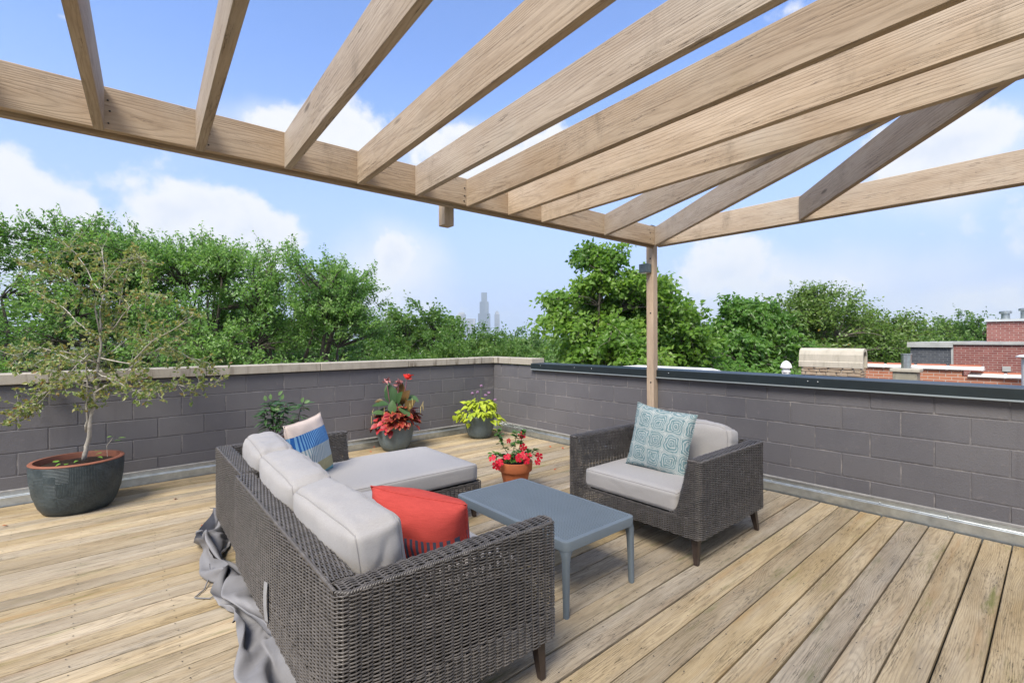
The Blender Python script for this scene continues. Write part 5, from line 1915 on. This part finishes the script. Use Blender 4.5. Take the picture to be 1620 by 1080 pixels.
def make_tree(name, label, lobes, ground, seed, leaf, mat, bark, nb=220, twigs=7, lpt=11, tl=0.7, droop=0.0, up=0.25, spread=0.9, rough=0.3, cat='tree',
              group='trees beyond the parapet', shape='quad', trunk_r=0.22, inner=0.35, zmin=-4.0, clump=0.35, tone_c=0.5, limbs=9, nc=40, cr=0.8):
    """lobes: (centre xyz, rx, rz, weight)"""
    rs = np.random.RandomState(seed)
    c0 = np.average([l[0] for l in lobes], axis=0, weights=[l[3] for l in lobes])
    base = np.array([ground[0], ground[1], -10.0])
    root = empty(name, tuple(base))
    tag(root, label, cat, group)
    b = MB()
    # trunk and limbs
    nodes = []
    fork = np.array([base[0] + rs.uniform(-.3, .3), base[1] + rs.uniform(-.3, .3), -4.5])
    tr = [base, (base + fork) / 2 + rs.normal(size=3) * .12, fork]
    b.tube([tuple(p - base) for p in tr], [trunk_r * 1.25, trunk_r, trunk_r * .85], 9)
    wts = np.array([l[3] for l in lobes], float)
    wts /= wts.sum()
    for i in range(limbs):
        l = lobes[rs.choice(len(lobes), p=wts)] if i >= len(lobes) else lobes[i]
        d = unit(rs.normal(size=3) * np.array([1, 1, .6]) + np.array([0, 0, .25]))
        e = np.array(l[0]) + d * np.array([l[1], l[1], l[2]]) * rs.uniform(.25, .7)
        mid = (fork + e) / 2 + rs.normal(size=3) * .35 + np.array([0, 0, .3])
        pts = []
        for t in np.linspace(0, 1, 9):
            p = (1 - t) ** 2 * fork + 2 * t * (1 - t) * mid + t * t * e + (rs.normal(size=3) * .06 if 0 < t < 1 else 0)
            pts.append(p)
            if t > .3:
                nodes.append(p)
        b.tube([tuple(p - base) for p in pts], list(np.linspace(trunk_r * .6, trunk_r * .12, 9)), 6)
    nodes = np.array(nodes)
    # branches
    ends, tones = [], []
    cc, ct = [], []
    for i in range(nc):
        l = lobes[rs.choice(len(lobes), p=wts)]
        d = unit(rs.normal(size=3))
        if d[2] < -0.55:
            d[2] *= -1
        nz = mnoise.noise(Vector(d * 2.2) + Vector((seed * 1.3, 0, 0))) + .5 * mnoise.noise(Vector(d * 5.0) + Vector((0, seed * 1.3, 0)))
        r = 1 + rough * nz
        if rs.rand() < inner:
            r *= rs.uniform(.4, .85)
        cc.append(np.array(l[0]) + d * np.array([l[1], l[1], l[2]]) * r)
        ct.append(tone_c + rs.normal() * .13)
    for i in range(nb):
        q = rs.randint(nc)
        d = unit(rs.normal(size=3))
        d[2] = abs(d[2]) * .75 if rs.rand() < .7 else d[2] * .5
        ends.append(cc[q] + d * cr * rs.uniform(.5, 1.15))
        tones.append(ct[q] + rs.normal() * .05)
    ends = np.array(ends)
    tones = np.array(tones)
    dist = np.linalg.norm(ends[:, None] - nodes[None], axis=2) + np.maximum(0, nodes[None, :, 2] - ends[:, None, 2]) * .5
    st = nodes[dist.argmin(1)]
    LPs, LDs, TN = [], [], []
    for i in range(nb):
        a, e = st[i], ends[i]
        Lb = np.linalg.norm(e - a) + 1e-6
        mid = (a + e) / 2 + rs.normal(size=3) * .12 * Lb + np.array([0, 0, .12 * Lb])
        ts = np.linspace(0, 1, 6)[:, None]
        bz = (1 - ts) ** 2 * a + 2 * ts * (1 - ts) * mid + ts ** 2 * e
        r0 = min(.05, .010 + .010 * Lb) * trunk_r / .22
        b.tube([tuple(p - base) for p in bz], list(np.linspace(r0, .006, 6)), 4, cap=False)
        nt_ = max(3, int(twigs * (0.6 + .4 * rs.rand())))
        t = rs.uniform(.45, 1.0, nt_) ** .8
        t[0] = 1.0
        o = (1 - t)[:, None] ** 2 * a + (2 * t * (1 - t))[:, None] * mid + (t ** 2)[:, None] * e
        tg = unit((e - mid) * t[:, None] + (mid - a) * (1 - t)[:, None])
        out = unit(o - c0)
        td = unit(tg * .7 + out * .35 + rs.normal(size=(nt_, 3)) * spread * .6 + np.array([0, 0, up]))
        ll = tl * rs.uniform(.45, 1.15, nt_)
        s = (np.arange(lpt) + .6) / lpt
        pos = o[:, None, :] + td[:, None, :] * (ll[:, None] * s)[..., None]
        pos[..., 2] -= droop * (s ** 2)[None] * ll[:, None]
        pos += rs.normal(size=pos.shape) * leaf[0] * clump
        dirs = unit(td[:, None, :] * .55 + rs.normal(size=pos.shape) * .75 + np.array([0, 0, -.25 - droop * .5]))
        for q in range(min(nt_, 4)):
            b.tube([tuple(o[q] - base), tuple(o[q] + td[q] * ll[q] * .5 - base - np.array([0, 0, droop * .25 * ll[q]])), tuple(pos[q, -1] - base)], [.008, .005, .003], 3, cap=False)
        LPs.append(pos.reshape(-1, 3))
        LDs.append(dirs.reshape(-1, 3))
        TN.append(np.full(nt_ * lpt, tones[i]) + np.repeat(rs.normal(size=nt_) * .08, lpt))
    P = np.concatenate(LPs)
    D = np.concatenate(LDs)
    T = np.concatenate(TN)
    keep = P[:, 2] > zmin
    P, D, T = P[keep], D[keep], T[keep]
    n = len(P)
    N = unit(rs.normal(size=(n, 3)) * .5 + np.array([-.6, -.3, .85]))
    N = unit(N - D * (N * D).sum(1)[:, None])
    V, F, k = leaves_np(P - base, D, N, leaf[0] * rs.uniform(.65, 1.25, n), leaf[1] * rs.uniform(.65, 1.2, n), shape)
    T = np.clip(T + rs.normal(size=n) * .10, 0, 1)
    b.obj('trunk', bark, root, True)
    link('crown', np_mesh('crown', V, F, mat, False, np.repeat(T, k)), root)
    return root


def lobe(px, py, rx, ry, depth, w=1.0):
    c = at(px, py, depth)
    return (np.array(c[:]), rx / 748 * depth, ry / 748 * depth, w)


G1 = leaf_mat('elm_leaf', [(0.0, (0.078, 0.175, 0.042)), (0.5, (0.165, 0.320, 0.080)), (1.0, (0.260, 0.415, 0.125))], 0.52)
G2 = leaf_mat('catalpa_leaf', [(0.0, (0.062, 0.150, 0.018)), (0.5, (0.140, 0.275, 0.038)), (1.0, (0.245, 0.385, 0.068))], 0.52)
G3 = leaf_mat('deep_green_leaf', [(0.0, (0.046, 0.122, 0.022)), (0.5, (0.105, 0.236, 0.040)), (1.0, (0.185, 0.330, 0.065))], 0.5)
G4 = leaf_mat('locust_leaf', [(0.0, (0.060, 0.125, 0.024)), (0.5, (0.120, 0.215, 0.040)), (0.93, (0.210, 0.300, 0.065)), (1.0, (0.36, 0.27, 0.03))], 0.45)
G5 = leaf_mat('maple_leaf', [(0.0, (0.058, 0.135, 0.034)), (0.5, (0.128, 0.245, 0.058)), (1.0, (0.225, 0.335, 0.105))], 0.5)
EL = (0.105, 0.06)
make_tree('elm_tree', 'tall feathery green elm rising behind the potted tree', [lobe(20, 470, 150, 100, 13.0, 1.2), lobe(90, 415, 70, 45, 13.2, .5), lobe(-140, 480, 150, 130, 13.5, .8), lobe(60, 570, 200, 70, 13.0, .8), lobe(165, 450, 85, 55, 13.6, .7)],
          at(20, 500, 13.5), 21, EL, G1, M['bark'], nb=360, twigs=10, lpt=14, tl=.62, up=.45, spread=.9, tone_c=.46, nc=85, cr=.75, inner=.28)
make_tree('elm_tree', 'feathery green elm with a broad crown behind the block wall', [lobe(250, 470, 110, 65, 14.0, 1.0), lobe(345, 470, 100, 70, 14.5, 1.0), lobe(280, 565, 190, 70, 14.0, 1.1)],
          at(290, 520, 14.5), 22, EL, G1, M['bark'], nb=360, twigs=10, lpt=14, tl=.62, up=.45, spread=.9, tone_c=.58, nc=85, cr=.75, inner=.28)
make_tree('elm_tree', 'feathery green elm whose crown ends beside the distant skyline', [lobe(455, 490, 95, 72, 15.0, 1.0), lobe(535, 490, 55, 60, 15.0, .6), lobe(480, 570, 140, 70, 15.0, 1.1)],
          at(470, 520, 15.3), 23, EL, G1, M['bark'], nb=320, twigs=10, lpt=14, tl=.62, up=.45, spread=.9, tone_c=.54, nc=75, cr=.75, inner=.28)
make_tree('catalpa_tree', 'bright green big-leaved catalpa standing behind the pergola post', [lobe(962, 432, 50, 34, 15.0, .45), lobe(928, 512, 58, 46, 14.8, .9), lobe(1008, 505, 66, 56, 15.0, 1.0), lobe(962, 578, 112, 46, 14.6, 1.1), lobe(1076, 575, 36, 38, 14.4, .35)],
          at(965, 530, 15.2), 31, (0.150, 0.118), G2, M['bark'], nb=330, twigs=9, lpt=13, tl=.55, droop=.45, up=.15, spread=.9, shape='heart', clump=.55, tone_c=.58, rough=.45, nc=44, cr=.62)
make_tree('catalpa_tree', 'dark green drooping catalpa right of the pergola post', [lobe(1120, 530, 75, 42, 17.5, 1.0), lobe(1195, 535, 55, 42, 17.5, .8), lobe(1140, 580, 120, 45, 17.0, 1.0)],
          at(1140, 540, 17.7), 32, (0.17, 0.11), G3, M['bark'], nb=340, twigs=9, lpt=13, tl=.55, droop=.8, up=.05, spread=.9, shape='heart', clump=.5, tone_c=.52, rough=.35, nc=44, cr=.65)
make_tree('locust_tree', 'light airy locust tree behind the stone chimney', [lobe(1290, 530, 75, 44, 22.0, 1.0), lobe(1360, 545, 60, 36, 22.0, .8), lobe(1300, 580, 130, 45, 22.0, 1.0), lobe(1250, 485, 26, 22, 22.0, .18)],
          at(1310, 540, 22.3), 33, (0.15, 0.095), G4, M['bark'], nb=300, twigs=10, lpt=12, tl=.95, droop=.2, up=.2, spread=1.0, clump=.5, tone_c=.52, rough=.45, nc=50, cr=.95)
# farther maples, one built, the others copies turned and scaled
src = make_tree('maple_tree', 'leafy green maple farther off beside the skyline towers', [(np.array((0, 0, 0.2)), 4.3, 3.0, 1.0), (np.array((1.0, .6, 2.4)), 2.4, 1.8, .5), (np.array((-1.6, -.8, 1.6)), 2.4, 1.8, .5), (np.array((0, 0, -2.5)), 4.4, 2.2, .8)],
                (0, 0), 41, (0.27, 0.19), G5, M['bark'], nb=300, twigs=8, lpt=10, tl=1.1, up=.35, zmin=-6, group='far trees', nc=46, cr=1.25)
far = [  # px, top py, depth, scale, label
    (672, 494, 36, 1.0, 'leafy green maple peaking left of the distant towers'), (745, 528, 34, .85, 'rounded green maple below the distant skyline'), (812, 532, 38, .8, 'green maple between the skyline and the bright catalpa'),
    (615, 512, 44, 1.1, 'leafy maple at the end of the elm row'), (590, 560, 30, .8, 'low maple at the foot of the elm row'), (700, 545, 26, .7, 'olive green maple just above the coping'),
    (790, 548, 25, .62, 'pale green maple just above the corner coping'), (845, 540, 27, .75, 'dull green maple behind the bright catalpa'),
    (1440, 524, 42, .9, 'far green maple left of the brick building'), (1500, 516, 46, .9, 'far green maple behind the brick building'), (1395, 528, 36, .8, 'far green maple behind the locust'),
    (1545, 506, 40, .8, 'green maple beside the tall brick block'), (1590, 530, 44, .9, 'far maple hidden partly by the brick block'),
    (120, 470, 30, 1.2, 'dim green maple behind the tall elm'), (330, 490, 32, 1.2, 'dim green maple behind the broad elm'), (480, 500, 32, 1.0, 'dim green maple behind the last elm'),
    (1010, 500, 34, 1.1, 'dim green maple behind the pergola post'), (1180, 510, 36, 1.1, 'dim green maple behind the drooping catalpa'), (1300, 505, 40, 1.1, 'dim green maple behind the airy locust'), (890, 525, 40, 1.0, 'dim green maple far behind the bright catalpa')]
rf = random.Random(17)
for i, (px, py, dp, sc, lb) in enumerate(far):
    p = at(px, py, dp)
    topz = 4.6 * sc
    if i == 0:
        r = src
    else:
        r = src.copy()
        COL.objects.link(r)
        for ch in src.children:
            c = ch.copy()
            COL.objects.link(c)
            c.parent = r
    # scale the whole tree so that its top stands at p.z and its foot on the ground
    s = (p.z + 10.0) / (10.0 + 4.7)
    r.location = (p.x, p.y, -10.0)
    r.scale = (s * sc * 1.15, s * sc * 1.15, s)
    r.rotation_euler = (0, 0, rf.uniform(0, 6.28))
    tag(r, lb, 'tree', 'far trees')

# ------------------------------------------------------------------ neighbouring roofs


def stone_chimney():
    r = empty('stone_chimney', (10.4, 2.36, 0.0))
    tag(r, 'rubble stone chimney under a rounded concrete hood', 'chimney')
    b = MB()
    b.box(0.012, 0.288, 0.012, 0.968, -10.0, 0.90)
    b.obj('mortar_core', plain('pale_mortar', (0.36, 0.34, 0.30), 0.9, 0, .2, .2, 20), r)
    sm = stone_mat('rubble_stone', (0.36, 0.30, 0.22), (0.27, 0.19, 0.13), (0.10, 0.09, 0.08), .5)
    rr = random.Random(2)
    for (face) in ('front', 'side'):
        z = 0.25
        while z < 0.88:
            h = rr.uniform(.045, .085)
            y = 0.0
            LL = 0.98 if face == 'front' else 0.30
            while y < LL - .03:
                wd = min(rr.uniform(.10, .24), LL - y)
                b = MB()
                bm = bmesh.new()
                bmesh.ops.create_cube(bm, size=1)
                bmesh.ops.bevel(bm, geom=list(bm.edges), offset=.12, segments=1, affect='EDGES')
                for q in bm.verts:
                    q.co += Vector((rr.uniform(-.05, .05), rr.uniform(-.05, .05), rr.uniform(-.05, .05)))
                bm.verts.index_update()
                vs = []
                for q in bm.verts:
                    if face == 'front':
                        vs.append((0.012 + q.co.x * .05, y + wd / 2 + q.co.y * (wd - .012), z + h / 2 + q.co.z * (h - .010)))
                    else:
                        vs.append((y + wd / 2 + q.co.y * (wd - .012), 0.012 + q.co.x * .05, z + h / 2 + q.co.z * (h - .010)))
                fs = [[q.index for q in f.verts] for f in bm.faces]
                bm.free()
                b.add(vs, fs)
                b.obj('stone', sm, r)
                y += wd
            z += h
    # hood: barrel with open end
    b = MB()
    prof = [(-0.02, .90), (-0.02, 1.0), (-0.006, 1.012), (-0.006, 1.03), (0.0, 1.14), (0.03, 1.215), (0.08, 1.25), (0.15, 1.262), (0.22, 1.25), (0.27, 1.215), (0.30, 1.14), (0.306, 1.03), (0.306, 1.012), (0.32, 1.0), (0.32, .90)]
    inn = [(0.26, .90), (0.26, 1.12), (0.23, 1.18), (0.15, 1.21), (0.07, 1.18), (0.04, 1.12), (0.04, .90)]
    ring = prof + inn
    b.rings([[(x, y, z) for x, z in ring] for y in (-0.03, 1.01)], True)
    b.obj('hood', stone_mat('concrete', (0.40, 0.37, 0.30), (0.47, 0.43, 0.36), (0.22, 0.20, 0.16), .4), r)


stone_chimney()
fin = empty('finial', (9.75, 3.38, 0))
tag(fin, 'white acorn finial on a post beside the stone chimney', 'finial')
WH = plain('white_paint', (0.72, 0.72, 0.72), 0.5, 0, .4, .05, 5)
b = MB()
b.box(-.055, .055, -.055, .055, -9.99, .82, .004)
b.obj('post', WH, fin)
b = MB()
b.lathe([(.078, .82), (.078, .845), (.060, .85), (.060, .885), (.098, .895), (.102, .905), (.094, .93), (.082, .965), (.06, 1.0), (.03, 1.022), (.012, 1.03), (.004, 1.036)], 16, cap1=True)
b.obj('acorn', WH, fin, True, 40)

# orange brick party wall with white coping tiles
pw = empty('party_wall', (15.2, 0, 0))
tag(pw, 'orange brick party wall with white glazed coping tiles', 'wall')
OB = brick_mat('orange_brick', (0.46, 0.19, 0.105), (0.37, 0.135, 0.075), (0.52, 0.47, 0.41))
b = MB()
b.box(0, .3, 1.50, 3.60, -10, .70)
b.obj('wall', OB, pw)
b = MB()
b.box(0.002, .302, -6, 1.498, -10, .55)
b.obj('wall', OB, pw)
TW_ = plain('white_glazed_tile', (0.66, 0.65, 0.63), 0.35, 0, .5, .08, 4)
TR_ = plain('terracotta_tile', (0.42, 0.16, 0.10), 0.6, 0, .4, .1, 6)


def coping_tile(y0, y1, z):
    b = MB()
    b.rings([[(-.06, y, z), (-.06, y, z + .022), (.15, y, z + .075), (.36, y, z + .022), (.36, y, z)] for y in (y0 + .003, y1 - .003)], True)
    b.obj('coping_tile', TW_, pw)
    b = MB()
    b.rings([[(-.068, y, z - .006), (-.068, y, z + .028), (.15, y, z + .084), (.368, y, z + .028), (.368, y, z - .006)] for y in (y0 - .02, y0 + .02)], True)
    b.obj('coping_lip', TW_, pw)
    b = MB()
    b.rings([[(.14, y, z + .06), (.14, y, z + .115), (.38, y, z + .05), (.38, y, z + .03)] for y in (y0 + .031, y1 - .031)], True)
    b.obj('coping_back', TR_, pw)


y = 3.56
while y > 1.6:
    coping_tile(y - .6, y, .702)
    y -= .6
y = 1.40
while y > -5.5:
    coping_tile(y - .6, y, .552)
    y -= .6
sv = empty('flue_stack', (14.2, 2.35, 0))
tag(sv, 'stubby stone flue stack carrying a short metal pipe', 'chimney')
b = MB()
b.box(-.2, .2, -.22, .22, -9.98, .66, .01)
b.obj('stack', stone_mat('stack_stone', (0.30, 0.28, 0.22), (0.24, 0.22, 0.17), (0.13, 0.12, 0.09), .5), sv)
b = MB()
b.box(-.24, .24, -.27, .27, .661, .74, .012)
b.obj('cap_stone', stone_mat('stack_cap', (0.42, 0.39, 0.32), (0.36, 0.33, 0.27), (0.2, 0.18, 0.14), .5), sv)
b = MB()
b.lathe([(.095, .735), (.095, 1.06), (.108, 1.065), (.108, 1.085), (.085, 1.085), (.085, .80)], 18, cap0=True)
b.obj('pipe', M['galv'], sv, True, 40)
vp = empty('vent_pipe', (14.6, .42, 0))
tag(vp, 'white roof vent pipe with a flat cap in front of the brick wall', 'vent pipe')
WG = plain('pale_grey_paint', (0.56, 0.58, 0.58), 0.5, 0, .4, .1, 6)
b = MB()
b.lathe([(.115, -2.0), (.115, 1.02), (.10, 1.025)], 18, cap1=True)
b.obj('pipe', WG, vp, True, 40)
b = MB()
b.lathe([(.12, 1.03), (.20, 1.035), (.205, 1.05), (.14, 1.085), (.03, 1.10)], 18, cap0=True, cap1=True)
b.obj('cap', WG, vp, True, 50)
b = MB()
b.box(-.6, .6, -2.4, 2.4, -9.97, -1.99)
b.obj('base_roof', OB, vp)

# brown brick building with a dark bay and a taller block
bb_ = empty('brick_building', (22.0, 0, 0))
tag(bb_, 'brown brick building with a dark brick bay and a taller block', 'building')
BR = brick_mat('brown_brick', (0.20, 0.062, 0.055), (0.27, 0.10, 0.085), (0.40, 0.33, 0.29))
DB = brick_mat('dark_brick', (0.050, 0.058, 0.072), (0.085, 0.092, 0.105), (0.17, 0.18, 0.19))
GT = plain('grey_trim', (0.36, 0.37, 0.36), 0.7, 0, .3, .15, 4)
b = MB()
b.box(0, 6, -8, 2.38, -10, 1.22)
b.obj('wall', BR, bb_)
b = MB()
b.box(-.02, 6, 2.44, 3.52, -10, 1.12)
b.obj('dark_bay', DB, bb_)
b = MB()
b.box(-.05, 6.02, 2.381, 2.439, -10, 1.12)
b.obj('corner_trim', GT, bb_)
b = MB()
b.box(-.10, 6.1, 2.385, 3.60, 1.122, 1.30)
b.obj('bay_coping', GT, bb_)
b = MB()
b.box(-.06, 6.05, -8, 2.383, 1.222, 1.312)
b.obj('coping', GT, bb_)
b = MB()
b.box(2.0, 7, -8, 1.72, 1.3, 2.02)
b.obj('upper_block', BR, bb_)
b = MB()
b.box(1.93, 7.05, -8.05, 1.77, 2.021, 2.10)
b.obj('block_coping', plain('pale_metal_trim', (0.50, 0.54, 0.55), 0.5, .2, .4, .1, 4), bb_)
b = MB()
b.box(-.03, .0, 1.03, 1.22, .36, .52)
b.obj('wall_vent', GT, bb_)
for (yy, hh, lb) in ((1.28, .26, 'short galvanised roof vent at the outer corner of the brick block'), (.80, .34, 'tallest galvanised roof vent, between two shorter ones on the brick block'), (.36, .26, 'short galvanised roof vent away from the corner of the brick block')):
    rv = empty('roof_vent', (24.6, yy, 2.1), 0)
    tag(rv, lb, 'roof vent', 'roof vents on the brick block')
    b = MB()
    b.lathe([(.14, 0), (.14, .03), (.115, .035), (.115, hh - .06)], 14, cap1=True)
    b.obj('collar', M['galv'], rv, True, 40)
    b = MB()
    b.lathe([(.10, hh - .058), (.17, hh - .05), (.17, hh + .03), (.15, hh + .045)], 14, cap0=True, cap1=True)
    b.obj('hood', M['galv'], rv, True, 40)
# low white membrane roof seen over the metal cap
lr = empty('low_roof', (8.6, 5.6, 0))
tag(lr, 'low flat neighbouring roof with a white membrane behind the metal cap', 'building')
b = MB()
b.box(-1.2, 1.4, -1.0, 1.2, -9.96, .62)
b.obj('wall', OB, lr)
b = MB()
b.rings([[(-1.3, -1.1, .622), (1.5, -1.1, .622), (1.5, 1.3, .622), (-1.3, 1.3, .622)], [(-1.3, -1.1, .70), (1.5, -1.1, .70), (1.5, 1.3, .70), (-1.3, 1.3, .70)], [(-.9, -.8, .83), (1.1, -.8, .83), (1.1, 1.0, .83), (-.9, 1.0, .83)]])
b.obj('membrane', plain('white_membrane', (0.62, 0.63, 0.64), 0.6, 0, .3, .15, 2, .4, 6, .03), lr)

# ------------------------------------------------------------------ distant towers


def tower_mat(name, c1, c2):
    m, nt, bs = new_mat(name)
    geo = nd(nt, 'ShaderNodeNewGeometry').outputs['Position']
    x, y, z = sepx(nt, geo)
    fl = mt(nt, 'FRACT', mt(nt, 'MULTIPLY', z, 1 / 12.0))
    cl = mt(nt, 'FRACT', mt(nt, 'MULTIPLY', mt(nt, 'ADD', x, y), 1 / 16.0))
    f = mt(nt, 'MAXIMUM', mt(nt, 'LESS_THAN', fl, 0.35), mt(nt, 'LESS_THAN', cl, 0.3))
    nt.links.new(mix(nt, f, c1, c2), bs.inputs['Base Color'])
    bs.inputs['Roughness'].default_value = 0.4
    return m


TM1 = tower_mat('dark_curtain_wall', (0.045, 0.06, 0.075), (0.10, 0.12, 0.13))
TM2 = tower_mat('pale_stone_tower', (0.12, 0.14, 0.16), (0.36, 0.36, 0.36))


def tower(label, px0, px1, tiers, depth, mat):
    """tiers: (py top, width factor) from bottom to top"""
    c = at((px0 + px1) / 2, 537, depth)
    wdt = (px1 - px0) / 748 * depth
    r = empty('skyscraper', (c.x, c.y, -10), yaw + 0.0)
    tag(r, label, 'skyscraper', 'towers on the skyline')
    z0 = 0.0
    for i, (py, f) in enumerate(tiers):
        zt = at((px0 + px1) / 2, py, depth).z + 10
        b = MB()
        h = wdt * f / 2
        b.box(-h, h, -h, h, z0, zt)
        b.obj('tier', mat, r)
        z0 = zt + 0.02
    return r


tower('tallest dark glass skyscraper stepping in toward its top', 757, 775.5, [(496, 1.0), (477.5, .74), (463, .48)], 4300, TM1)
tower('broad pale skyscraper with a stepped crown beside the tallest tower', 724.5, 736.5, [(497, 1.0), (494, .7)], 3900, TM2)
tower('squat pale office tower between two taller towers', 738.5, 752, [(504, 1.0)], 4100, TM2)
tower('slim pale skyscraper with a pointed top beyond the tallest tower', 782.5, 790.5, [(497, 1.0), (494, .8), (492, .45)], 4500, TM2)
tower('faint flat-topped tower above the end of the elm row', 603.5, 617.5, [(488, 1.0)], 5200, TM2)
tower('faint broad tower behind the far maples', 688, 700, [(493, 1.0)], 5000, TM2)

# ------------------------------------------------------------------ air between here and the skyline
b = MB()
b.box(-7000, 7000, -7000, 7000, -11.0, 470.0)
hz = b.obj('haze')
tag(hz, kind='stuff')
hm = bpy.data.materials.new('haze_air')
hm.use_nodes = True
hn = hm.node_tree
hn.nodes.clear()
ho = hn.nodes.new('ShaderNodeOutputMaterial')
pv = nd(hn, 'ShaderNodeVolumePrincipled', {'Color': (0.72, 0.86, 1.0), 'Density': 0.00016, 'Anisotropy': 0.0})
hn.links.new(pv.outputs[0], ho.inputs['Volume'])
hz.data.materials.append(hm)
